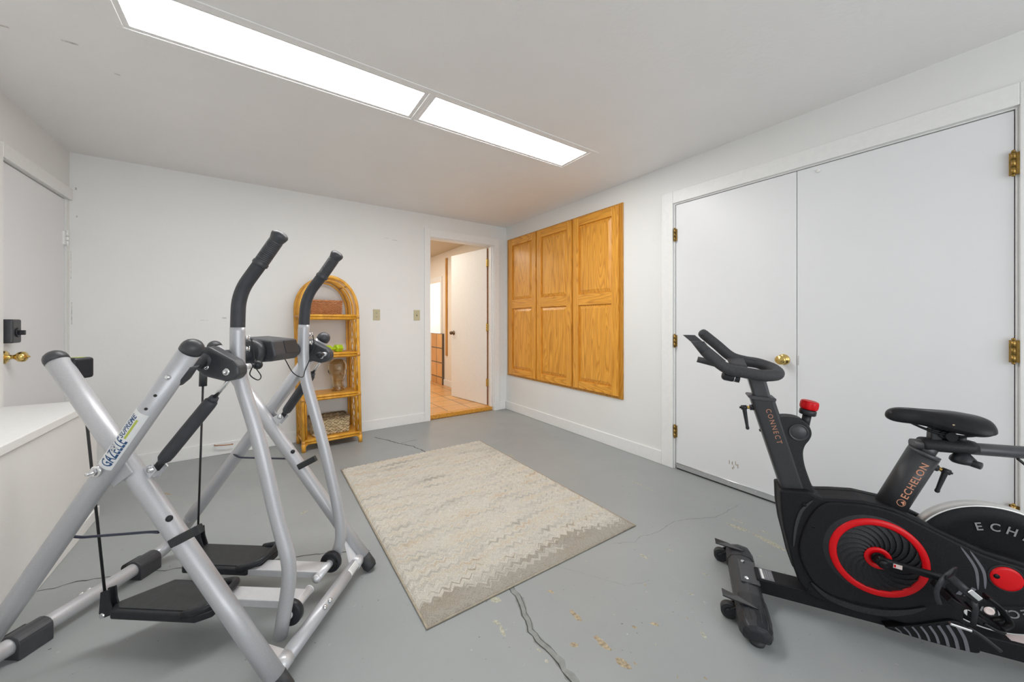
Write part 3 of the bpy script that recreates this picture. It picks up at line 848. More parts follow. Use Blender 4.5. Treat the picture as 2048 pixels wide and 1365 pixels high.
# ------------------------------------------------------------------ rug
rx0, rx1, ry0, ry1 = 0.503, 1.718, 1.290, 3.045
rug = thing('area_rug', 'cream and grey zigzag striped shag rug on the painted concrete floor', 'rug', ((rx0 + rx1) / 2, (ry0 + ry1) / 2, 0))
random.seed(21)
rowj = [random.uniform(0.4, 1.0) for _ in range(80)]
def rugf(a, b):
    x = rx0 + 0.006 + (rx1 - rx0 - 0.012) * a; y = ry0 + 0.008 + (ry1 - ry0 - 0.016) * b
    zx = abs((((x - (rx0 + rx1) / 2) / 0.048) % 1.0) * 2 - 1); zx = (1 - zx) * 0.024
    v = (y + zx) / 0.048
    e = min(a * (rx1 - rx0), (1 - a) * (rx1 - rx0), b * (ry1 - ry0), (1 - b) * (ry1 - ry0))
    fall = min(1.0, e / 0.018)
    row = 0.5 + 0.5 * sin(2 * pi * v)
    z = 0.004 + fall * (0.0075 + 0.0085 * row * rowj[int(v) % 80] + random.uniform(-0.0013, 0.0013))
    return (x, y, z)
mb = MB(); mb.grid(rugf, 300, 330); mb.build('pile', M['rug'], rug, recalc=False)
mb = MB()
mb.tube([(rx0 + .003, ry0 + .003, .0045), (rx1 - .003, ry0 + .003, .0045), (rx1 - .003, ry1 - .003, .0045), (rx0 + .003, ry1 - .003, .0045)], 0.0045, n=8, closed=True, asp=1.3)
mb.box((rx0 + .004, ry0 + .004, 0.0005), (rx1 - .004, ry1 - .004, 0.004)); mb.build('binding', M['bind'], rug)

# ------------------------------------------------------------------ rattan shelf
SO = Vector((0.522, 3.812, 0)); SA = radians(3.5)
def S(p):
    x, y, z = p
    x -= 0.022 * (z - 0.4)                      # the shelf leans a touch to the left
    return Vector((SO.x + x * cos(SA) - y * sin(SA), SO.y + x * sin(SA) + y * cos(SA), max(z, 0.0)))
shf = thing('rattan_shelf', 'honey rattan shelf with an arched top and four tiers against the back wall', 'shelf', SO)
W2, D2 = 0.236, 0.150
def arch(w, top, spring, y, z0=0.0, n=22):
    pts = [(-w, y, z0), (-w, y, (z0 + spring) / 2), (-w, y, spring)]
    for k in range(1, n):
        a = pi - pi * k / n
        pts.append((w * cos(a), y, spring + (top - spring) * sin(a)))
    return pts + [(w, y, spring), (w, y, (z0 + spring) / 2), (w, y, z0)]
for y in (-D2, D2):
    mb = MB(S); mb.tube(arch(W2, 1.545, 1.24, y), 0.0145, n=12); mb.build('arch_pole', M['rattan'], shf)
for y in (-D2 + 0.03, D2 - 0.01):
    mb = MB(S); mb.tube(arch(W2 - 0.028, 1.512, 1.235, y, 0.10), 0.0085, n=8); mb.build('inner_pole', M['rattan'], shf)
for k in range(5):                              # thin canes bridging the depth of the arch
    y = -D2 + 0.055 + k * (2 * D2 - 0.10) / 4
    mb = MB(S); mb.tube(arch(W2 - 0.006, 1.535, 1.24, y, 1.20), 0.0042, n=6); mb.build('arch_cane', M['rattan'], shf)
for a in (radians(50), radians(130), radians(90)):
    x = (W2 - 0.004) * cos(a); z = 1.24 + 0.295 * sin(a)
    mb = MB(S); mb.tube([(x, -D2, z), (x, D2, z)], 0.0075, n=8); mb.build('cross_cane', M['rattan_w'], shf)
for s in (-1, 1):
    for z in (1.20, 0.855, 0.48, 0.10):
        mb = MB(S); mb.tube([(s * W2, -D2, z - 0.012), (s * W2, D2, z - 0.012)], 0.0095, n=8); mb.build('cross_cane', M['rattan_w'], shf)
for z in (1.20, 0.855, 0.48, 0.10):
    mb = MB(S); mb.box((-W2 + 0.004, -D2 + 0.006, z - 0.012), (W2 - 0.004, D2 - 0.004, z))
    tier = mb.build('shelf_board', M['rattan_b'], shf)
    mb = MB(S); mb.tube([(-W2, -D2 - 0.002, z - 0.007), (W2, -D2 - 0.002, z - 0.007)], 0.0125, n=10); mb.build('front_rail', M['rattan'], tier)
    mb = MB(S); mb.tube([(-W2, -D2 + 0.002, z - 0.030), (W2, -D2 + 0.002, z - 0.030)], 0.0105, n=10); mb.build('lower_rail', M['rattan'], tier)
    mb = MB(S); mb.tube([(-W2, D2, z - 0.010), (W2, D2, z - 0.010)], 0.0105, n=10); mb.build('back_rail', M['rattan'], tier)
# rounded inner cane loops of each bay
for z0, z1 in ((0.10, 0.44), (0.48, 0.815), (0.855, 1.16)):
    mb = MB(S); w = W2 - 0.022; r = 0.045
    loop = bend([(-w, -D2 + 0.012, z0 + 0.006), (-w, -D2 + 0.012, z1), (w, -D2 + 0.012, z1), (w, -D2 + 0.012, z0 + 0.006)], r, 5)
    mb.tube(loop, 0.0062, n=8); mb.build('bay_loop', M['rattan'], shf)
# woven side lattices
for s in (-1, 1):
    mb = MB(S); x = s * W2
    for k in range(7):
        y = -D2 + 0.038 + k * (2 * D2 - 0.076) / 6
        pts = []
        for i in range(61):
            z = 0.10 + i * 1.10 / 60
            pts.append((x + 0.004 * sin(i * 1.05 + k * pi), y + 0.0075 * sin(i * 0.7 + k * pi), z))
        mb.tube(pts, 0.0036, n=6, asp=1.5)
    mb.build('side_lattice', M['rattan'], shf)
    for y in (-D2, D2):                         # curved brace at each foot
        mb = MB(S)
        mb.tube(bend([(s * W2, y, 0.03), (s * (W2 - 0.028), y, 0.068), (s * (W2 - 0.085), y, 0.072)], 0.03, 6), 0.0075, n=8)
        mb.build('foot_brace', M['rattan'], shf)
        mb = MB(S); mb.cyl((s * W2, y, 0.0), (s * W2, y, 0.072), 0.0178, n=14); mb.build('foot', M['rattan'], shf)
for s in (-1, 1):
    for z in (1.19, 0.84, 0.465, 0.09):
        mb = MB(S); mb.cyl((s * W2, -D2, z - 0.024), (s * W2, -D2, z + 0.008), 0.0168, n=12); mb.build('pole_wrap', M['rattan_w'], shf)

def basket(name, label, c, w, d, h, rows, stakes, rr, mat, rimmat, inner, rough=0.0, rimr=0.007, seed=1):
    """woven box basket: rows of strands passing in front of and behind upright stakes"""
    random.seed(seed)
    t = thing(name, label, 'basket', S(c))
    cx, cy, cz = c
    def per(a, off):
        L = 2 * (w + d); q = (a % 1.0) * L; hw, hd = w / 2 + off, d / 2 + off
        if q < w: return (cx - hw + q / w * 2 * hw, cy - hd)
        q -= w
        if q < d: return (cx + hw, cy - hd + q / d * 2 * hd)
        q -= d
        if q < w: return (cx + hw - q / w * 2 * hw, cy + hd)
        q -= w
        return (cx - hw, cy + hd - q / d * 2 * hd)
    mb = MB(S); n = stakes * 6
    for r in range(rows):
        z = cz + rr + (h - 2 * rr) * r / (rows - 1)
        ph = random.uniform(0, 6)
        pts = []
        for k in range(n):
            a = k / n
            off = 0.0042 * sin(2 * pi * k / 6 + (pi if r % 2 else 0)) + 0.008 * (r / rows)
            p = per(a, off)
            zz = z + rough * (random.uniform(-1, 1) + 1.2 * sin(k * 0.55 + ph))
            pts.append((p[0], p[1], max(zz, cz + rr * 1.2)))
        mb.tube(pts, [rr * random.uniform(0.85, 1.15) for _ in pts] if rough else rr, n=6, closed=True)
    for k in range(stakes // 2):
        p = per((k + 0.5) / (stakes // 2), 0.002); mb.tube([(p[0], p[1], cz + 0.002), (p[0], p[1], cz + h)], rr * 0.9, n=6)
    mb.build('woven_wall', mat, t)
    mb = MB(S); m = 90
    for q in (0, 1):
        pts = []
        for k in range(m):
            p = per(k / m, 0.008 + 0.004 * cos(2 * pi * k / 6 + q * pi)); pts.append((p[0], p[1], cz + h + 0.003 * sin(2 * pi * k / 6 + q * pi)))
        mb.tube(pts, rimr, n=6, closed=True)
    mb.build('rim', rimmat, t)
    mb = MB(S); mb.box((cx - w / 2 + .004, cy - d / 2 + .004, cz), (cx + w / 2 - .004, cy + d / 2 - .004, cz + 0.012))
    o = mb.build('base', inner, t)
    return t
basket('wicker_basket', 'small reddish-brown wicker basket on the top tier of the rattan shelf', (-0.015, -0.01, 1.201), 0.245, 0.17, 0.128, 14, 34, 0.0044, M['wick'], M['wick'], M['wick'], rimr=0.0058, seed=4)
basket('seagrass_basket', 'chunky pale seagrass basket on the bottom tier of the rattan shelf', (0.0, 0.0, 0.1015), 0.290, 0.18, 0.150, 11, 34, 0.0082, M['grass'], M['grassd'], M['grassd'], rough=0.0026, rimr=0.009, seed=9)

# hex dumbbell
dba = Vector((0.030, -0.070, 0.855)); dax = Vector((cos(0.5), sin(0.5), 0))
db = thing('dumbbell', 'lime green hex dumbbell on the second tier of the rattan shelf', 'dumbbell', S(dba))
ctr = dba + Vector((0, 0, 0.0336))
for s in (-1, 1):
    mb = MB(S); c = ctr + dax * (s * 0.062)
    sd = dax.cross(Vector((0, 0, 1)))
    prof = [(-0.034, 0.030), (-0.026, 0.041), (0.026, 0.041), (0.034, 0.030)]
    vs_ = []
    for h_, r_ in prof:
        for k in range(6):
            a = k * pi / 3
            vs_.append(c + dax * h_ + sd * (r_ * cos(a)) + Vector((0, 0, r_ * sin(a) * 0.92)))
    fs_ = [tuple(range(6)), tuple(range(18, 24))]
    for i in range(3):
        for k in range(6):
            l = (k + 1) % 6; fs_.append((i * 6 + k, i * 6 + l, i * 6 + 6 + l, i * 6 + 6 + k))
    mb._add(vs_, fs_); mb.build('weight', M['lime'], db, bevel=0.002)
mb = MB(S); mb.tube([ctr + dax * q for q in (-0.03, -0.015, 0, 0.015, 0.03)], [0.0145, 0.016, 0.017, 0.016, 0.0145], n=16); mb.build('handle', M['lime'], db)

# amber glass mannequin head
hc = Vector((0.085, 0.0, 0.481))
hd = thing('glass_head', 'hollow amber glass mannequin head on the third tier of the rattan shelf', 'head ornament', S(hc))
HP = [(0.000, 0.050, 0.052, 0), (0.010, 0.058, 0.062, 0), (0.030, 0.056, 0.060, 0), (0.040, 0.050, 0.054, 0), (0.070, 0.047, 0.052, 0.004), (0.095, 0.050, 0.060, 0.002), (0.110, 0.054, 0.075, -0.004),
      (0.135, 0.0595, 0.088, -0.006), (0.165, 0.070, 0.096, -0.004), (0.200, 0.0765, 0.102, 0.0), (0.235, 0.0815, 0.106, 0.004), (0.265, 0.0785, 0.102, 0.006), (0.288, 0.062, 0.084, 0.008), (0.299, 0.038, 0.052, 0.009), (0.303, 0.002, 0.003, 0.010)]
def hinterp(z):
    for a, b in zip(HP, HP[1:]):
        if a[0] <= z <= b[0]:
            t = (z - a[0]) / (b[0] - a[0]); t = t * t * (3 - 2 * t) * 0.4 + t * 0.6
            return [a[i] * (1 - t) + b[i] * t for i in range(1, 4)]
    return HP[-1][1:]
def gs(x, s): return math.exp(-(x / s) ** 2)
def headf(a, b, shrink=0.0):
    z = 0.303 * (b ** 0.92 if b < 1 else 1)
    w, d, cy_ = hinterp(min(max(z, 0), 0.303))
    t = 2 * pi * a
    sx = sin(t); fy = -cos(t)                     # fy=-1 faces the camera (front)
    r = Vector((w * sx, d * fy + cy_, 0))
    f = max(0.0, -fy)
    ang = atan2(sx, -fy)
    push = 0.0
    if z > 0.09:
        push += 0.020 * gs(ang, 0.16) * (gs(z - 0.168, 0.010) * 1.0 + gs(z - 0.182, 0.014) * 0.75)      # nose
        push += 0.006 * gs(abs(ang) - 0.26, 0.12) * gs(z - 0.165, 0.008)                                # nostrils
        push += 0.008 * gs(ang, 0.75) * gs(z - 0.212, 0.010)                                            # brow
        push -= 0.009 * gs(abs(ang) - 0.42, 0.22) * gs(z - 0.195, 0.011)                                # eye sockets
        push += 0.0035 * gs(abs(ang) - 0.42, 0.15) * gs(z - 0.194, 0.008)                                # eyeballs
        push += 0.006 * gs(ang, 0.26) * (gs(z - 0.143, 0.004) + gs(z - 0.134, 0.004))                   # lips
        push -= 0.004 * gs(ang, 0.30) * gs(z - 0.1385, 0.002)
        push += 0.007 * gs(ang, 0.35) * gs(z - 0.115, 0.009)                                            # chin
        push += 0.010 * gs(abs(ang) - pi / 2, 0.10) * gs(z - 0.185, 0.022)                              # ears
    n = Vector((sx, fy, 0))
    r = r + n * (push * (1.0 if shrink == 0 else 0.55) - shrink)
    return hc + Vector((r.x, r.y, z + shrink * 0.8 * (1 - 2 * b)))
mb = MB(S)
mb.grid(lambda a, b: headf(a, b), 72, 84, closeu=True)
mb.grid(lambda a, b: headf(a, b, 0.009), 72, 84, closeu=True)
hob = mb.build('glass_shell', M['amber'], hd, recalc=False)
bmh = bmesh.new(); bmh.from_mesh(hob.data); bmesh.ops.recalc_face_normals(bmh, faces=bmh.faces)
fl = list(bmh.faces); half = len(fl) // 2
# outer skin faces out, inner skin faces in
cen = sum((v.co for v in bmh.verts), Vector()) / len(bmh.verts)
def outward(fs): return sum(1 if f.normal.dot(f.calc_center_median() - Vector((cen.x, cen.y, f.calc_center_median().z))) > 0 else -1 for f in fs) > 0
if not outward(fl[:half]): bmesh.ops.reverse_faces(bmh, faces=fl[:half])
if outward(fl[half:]): bmesh.ops.reverse_faces(bmh, faces=fl[half:])
bmh.to_mesh(hob.data); bmh.free()

# ------------------------------------------------------------------ air-walk glider
GM = Vector((0.24226, 1.55073, 0)); GA = 0.91365
GV = Vector((cos(GA), sin(GA), 0)); GU = Vector((-GV.y, GV.x, 0))
def G(p):
    return GM + GU * p[0] + GV * p[1] + Vector((0, 0, max(p[2], 0.0)))
def Gd(u, v, z): return GU * u + GV * v + Vector((0, 0, z))
gl = thing('glider', 'silver and black air-walk glider on the floor in front of the left wall', 'exercise machine', GM + GU * 0.5)
R1 = 0.0275
VS = -0.0200           # the frame sits a little towards the camera of the arms' mid-plane
def PA(z, v): return Vector((0.7466 - 0.7477 * (1.0269 - z), v + VS, z))
def PB(z, v):
    t = (z - 0.06) / 1.01
    return Vector((0.2348 + 0.7463 * (1.07 - z), v * (0.937 + 0.063 * t) + VS - 0.005 * (1 - t), z))
VA, VB = 0.2875, 0.338
dA = (PA(1, 0) - PA(0, 0)).normalized(); dB = (PB(1, 0) - PB(0, 0)).normalized()
def dome(mb, c, d, r):
    mb.lathe([(r * 1.03, -0.012), (r * 1.05, 0.0), (r * 0.99, r * 0.30), (r * 0.83, r * 0.60), (r * 0.55, r * 0.84), (r * 0.25, r * 0.95), (0, r * 0.98)], c, d, 36)
for s in (-1, 1):
    v = s * VA
    mb = MB(G); mb.tube([PA(0.050, v), PA(0.3, v), PA(0.7, v), PA(1.022, v)], R1, n=28)
    leg = mb.build('frame_leg', M['silver'], gl)
    mb = MB(G); dome(mb, PA(1.022, v), dA, R1); mb.build('end_cap', M['blk_s'], leg)
    mb = MB(G); mb.tube([PA(0.058, v), PA(0.020, v), PA(0.008, v)], [R1 * 1.03, R1 * 1.03, R1 * .86], n=28); mb.build('foot_cap', M['rubber'], leg)
    mb = MB(G); mb.ball(PA(0.525, v) + Vector((-0.75 * R1, -0.5 * R1, 0.5 * R1)), 0.0095, 12); mb.build('bumper', M['blk'], leg)
    v = s * VB
    mb = MB(G); mb.tube([PB(0.135, v), PB(0.3, v), PB(0.7, v), PB(1.062, v)], R1, n=28)
    leg = mb.build('frame_leg', M['silver'], gl)
    mb = MB(G); dome(mb, PB(1.062, v), dB, R1); mb.build('end_cap', M['blk_s'], leg)
    for z in ((0.985, 0.932, 0.893) if s < 0 else (0.985,)):
        mb = MB(G); c = PB(z, v) + Vector((-.3 * R1, -R1 * 0.97, -.2 * R1))
        q_ = 1.0 if z > 0.95 else 0.55; mb.lathe([(0, -0.002), (0.0075 * q_, -0.002), (0.0075 * q_, 0.002 * q_), (0.005 * q_, 0.005 * q_), (0, 0.006 * q_)], c, (-.25, -1, -.1), 12); mb.build('rivet' if z > 0.95 else 'hole_plug', M['chrome'] if z > 0.95 else M['dark'], leg)
    # pivot bolt and spacer where the two legs cross
    piv = Vector((0.5065, VS - 0.001, 0.7058))
    mb = MB(G); mb.cyl(piv + Vector((0, s * (VA + R1 * 0.8), 0)), piv + Vector((0, s * (VB - R1 * 0.8), 0)), 0.020, n=18); mb.build('pivot_spacer', M['silver_l'], gl)
    mb = MB(G); q_ = piv + Vector((0, s * (VB + R1 * 0.94), 0)); mb.lathe([(0, 0), (0.0165, 0), (0.0165, 0.0035), (0.0150, 0.0045), (0.0055, 0.0045), (0.0055, 0.024), (0.004, 0.026), (0, 0.026)], q_, (0, s, 0), 24); mb.lathe([(0.005, 0.004), (0.0115, 0.004), (0.0115, 0.012), (0.005, 0.012), (0.005, 0.004)], q_, (0, s, 0), 6, sm=False)
    mb.build('pivot_bolt', M['chrome'], gl)
    mb = MB(G); mb.obox(piv + Vector((-.012, s * (VA + R1 + .004), -0.020)), dA, (0, 1, 0), 0.06, 0.075, 0.006); mb.build('pivot_plate', M['silver'], gl, bevel=0.002)
    # rubber rest block strapped across the front leg
    mb = MB(G); c = PA(0.470, s * VA) + (Vector((-0.040, -0.006, 0.022)) if s < 0 else Vector((-0.052, -0.006, 0.022))); mb.obox(c + Vector((0, -R1 * .5, 0)), (-0.80, 0, 0.42), (0, 1, 0), 0.108 if s < 0 else 0.092, 0.026, 0.018); mb.build('rest_block', M['rubber'], gl, bevel=0.003)
    # wire strut between the legs
    mb = MB(G); a = PB(0.470 if s < 0 else 0.505, s * VB) + Vector((0, -s * R1 * .9, 0)); b = PA(0.516 if s < 0 else 0.515, s * VA) + Vector((0.02, s * R1 * .5, -.02))
    mb.tube(bend([a + Vector((0.0, 0, .006)), a + Vector((-0.035, -s * .012, -.004)), b + Vector((0.03, 0, 0.0)), b], 0.015), 0.0042, n=8); mb.build('wire_strut', M['bluewire'], gl)
# rear floor bar: one bent tube running up into both rear legs
mb = MB(G)
path = bend([PB(0.20, -VB), PB(0.050, -VB) + Vector((0.006, 0, -0.004)), Vector((1.0, 0, 0.044)), PB(0.050, VB) + Vector((0.006, 0, -0.004)), PB(0.20, VB)], 0.10, 9)
mb.tube(path, 0.0275, n=22); rb = mb.build('floor_bar', M['silver'], gl)
for v in (-0.03, -0.005):
    mb = MB(G); mb.lathe([(0, 0), (0.009, 0), (0.009, 0.004), (0.006, 0.007), (0, 0.008)], (1.020, v, 0.062), (0.7, 0, 0.7), 12); mb.build('bolt', M['chrome'], rb)
for v in (-0.200, 0.182):
    mb = MB(G); ang = [(-0.036, -0.048), (-0.036, 0.012)] + [(-0.036 * cos(a), 0.012 + 0.026 * sin(a)) for a in [pi * k / 8 for k in range(1, 8)]] + [(0.036, 0.012), (0.036, -0.048)]
    mb.prism([(0.999 + p, v - 0.045, 0.043 + max(q, -0.043)) for p, q in ang], (0, 0.09, 0), sm=False); sl = mb.build('foot_sleeve', M['blk_s'], gl, bevel=0.003)
    mb = MB(G); mb.tube([(1.044, v - 0.038, 0.042), (1.044, v + 0.026, 0.042)], 0.022, n=18); mb.build('sleeve_roller', M['blk'], sl)
# front floor bar
mb = MB(G); mb.tube([(0.036, VS - VA + R1 * .7, 0.058), (0.036, VS + VA - R1 * .7, 0.058)], 0.0245, n=22); fb = mb.build('floor_bar', M['silver'], gl)
for s in (-1, 1):
    mb = MB(G); mb.tube([(0.036, VS + s * (VA - R1 * .8), 0.058), (0.036, VS + s * (VA - R1 * .8 - 0.045), 0.058)], 0.0262, n=22); mb.build('collar', M['silver_l'], fb)
    mb = MB(G); mb.prism([(0.040, VS + s * (VA - R1 * .8), 0.080), (0.040, VS + s * (VA - R1 * .8 - 0.055), 0.072), (0.10, VS + s * (VA - R1 * .6), 0.155)], (0.012, 0, 0.004)); mb.build('gusset', M['silver_l'], fb)
for v in (-0.055, -0.022):
    mb = MB(G); mb.lathe([(0, 0), (0.009, 0), (0.009, 0.004), (0.006, 0.008), (0, 0.009)], (0.018, v, 0.074), (-0.7, 0, 0.7), 12); mb.build('bolt', M['chrome'], fb)
# warning label wrapped on the bar
mb = MB(); o_ = G((0.036, 0.20, 0.058)); nrm = Gd(-0.75, -0.25, 0.65).normalized()
def wrap_patch(mb, p0, d, n, r, l0, l1, a0, a1, k=8, mi=0):
    d = d.normalized(); n = (n - d * n.dot(d)).normalized(); u = n.cross(d)
    vs_ = []
    for i in range(k + 1):
        a = a0 + (a1 - a0) * i / k
        for l in (l0, l1): vs_.append(p0 + d * l + n * (r * cos(a)) + u * (r * sin(a)))
    mb._add(vs_, [(2 * i, 2 * i + 1, 2 * i + 3, 2 * i + 2) for i in range(k)], mi, True)
wrap_patch(mb, G((0.036, 0, 0.058)), GV, nrm, 0.0250, 0.135, 0.228, -0.65, 0.55); mb.build('warning_label', M['white'], fb)
mb = MB()
for k in range(6):
    wrap_patch(mb, G((0.036, 0, 0.058)), GV, nrm, 0.0252, 0.142, 0.222 - 0.008 * (k % 3), -0.52 + k * 0.17, -0.47 + k * 0.17, 2)
mb.build('label_print', M['greytext'], fb)
# axle across the top, clamped to the rear-leg tops
AX = Vector((0.276, 0, 1.018))
mb = MB(G); mb.cyl(AX + Vector((0, VS - VB + 0.02, 0)), AX + Vector((0, VS + VB - 0.02, 0)), 0.0215, n=22); mb.build('axle', M['foam'], gl)
for s in (-1, 1):
    mb = MB(G); c = AX + Vector((0, s * (VB - 0.030), 0))
    mb.tube([AX + Vector((0, VS + s * (VB - 0.015), 0.0)), AX + Vector((0, VS + s * (VB - 0.06), 0))], 0.0265, n=22)
    mb.tube([PB(0.965, s * (VB - .014)), PB(0.985, s * (VB - .014)), PB(1.022, s * (VB - .014))], [0.026, 0.032, 0.031], n=22)
    cl = mb.build('axle_clamp', M['blk_s'], gl)
    # lever bracket that joins the axle, the piston rod and the pull pin
    mb = MB(G); vv = s * 0.258
    poly = [(0.312, 1.050), (0.270, 1.062), (0.185, 1.018), (0.168, 0.998), (0.166, 0.974), (0.182, 0.956), (0.210, 0.950), (0.282, 0.966), (0.315, 0.992)]
    mb.prism([(p, vv - 0.022, q) for p, q in poly], (0, 0.044, 0)); lv = mb.build('lever_bracket', M['blk_s'], gl, bevel=0.009, seg=3)
    for p, q, r_ in ((0.204, 0.982, 0.010), (0.268, 0.996, 0.0065)):
        mb = MB(G); mb.lathe([(0, 0), (r_ * 1.25, 0), (r_ * 1.2, 0.003), (r_, 0.0045), (r_ * .55, 0.0045), (r_ * .5, 0.002), (0, 0.002)], (p, vv - 0.022, q), (0, -1, 0), 16); mb.build('bolt', M['chrome'], lv)
    # spring-loaded pull pin with a ball knob
    mb = MB(G); a = Vector((0.186, vv + (0.020 if s < 0 else -0.020), 0.992)); dpin = Vector((-0.10, 1 if s < 0 else -1, 0.0)).normalized()
    mb.tube([a, a + dpin * 0.026], 0.0095, n=14); mb.build('pin_spring', M['silver_l'], lv)
    mb = MB(G); mb.tube([a + dpin * 0.026, a + dpin * 0.048], 0.0075, n=12); mb.ball(a + dpin * 0.058, 0.0155, 16); mb.build('pull_knob', M['blk'], lv)
    # hydraulic piston from the lever down to a bracket on the front leg
    vt, vb_ = s * 0.250, s * 0.262
    top = Vector((0.200, vt, 0.978)); bot = Vector((0.428, -0.285, 0.680)) if s < 0 else Vector((0.420, 0.285, 0.695))
    dp = (top - bot).normalized(); ln = (top - bot).length
    mb = MB(G); b0 = bot + dp * 0.022; b1 = bot + dp * (ln * 0.70)
    mb.tube([b0, b0 + dp * 0.012, b0 + dp * 0.03, b1 - dp * 0.02, b1 - dp * 0.006, b1], [0.012, 0.0185, 0.0198, 0.0198, 0.0185, 0.014], n=22)
    mb.tube([b1, b1 + dp * 0.012], [0.015, 0.012], n=18)
    ps = mb.build('piston', M['foam'], gl)
    mb = MB(G); mb.cyl(b1 + dp * 0.01, top - dp * 0.004, 0.0062, n=12); mb.build('piston_rod', M['chrome'], ps)
    mb = MB(G); mb.tube([bot - dp * 0.006, bot + dp * 0.03], 0.011, n=12); mb.build('piston_eye', M['blk'], ps)
    bd_ = Vector((0.798, 0, -0.603)); bc = bot + bd_ * 0.018
    mb = MB(G); mb.prism([bot - bd_ * 0.010 + Vector((-.008, -0.020, -.010)), bot - bd_ * 0.010 + Vector((.008, -0.020, .010)), bot + bd_ * 0.042 + Vector((.014, -0.020, .018)), bot + bd_ * 0.042 + Vector((-.014, -0.020, -.018))], (0, 0.004, 0))
    mb.prism([bot - bd_ * 0.010 + Vector((-.008, 0.016, -.010)), bot - bd_ * 0.010 + Vector((.008, 0.016, .010)), bot + bd_ * 0.042 + Vector((.014, 0.016, .018)), bot + bd_ * 0.042 + Vector((-.014, 0.016, -.018))], (0, 0.004, 0))
    mb.obox(bot + bd_ * 0.036, (0, 1, 0), bd_, 0.040, 0.034, 0.005)
    mb.build('piston_bracket', M['silver_l'], ps)
    mb = MB(G); mb.lathe([(0, 0), (0.011, 0), (0.011, 0.002), (0.008, 0.003), (0.008, 0.007), (0, 0.008)], bot + Vector((0, -0.0205, 0)), (0, -1, 0), 16); mb.build('bracket_bolt', M['chrome'], ps)
    mb = MB(); c0 = G(b0 + dp * 0.09); wrap_patch(mb, c0, Gd(*dp), Gd(0.3, -0.8, 0.5) if s < 0 else Gd(0.6, -.6, .3), 0.0202, 0.0, 0.075, 0.55, 1.35); mb.build('piston_label', M['white'], ps)

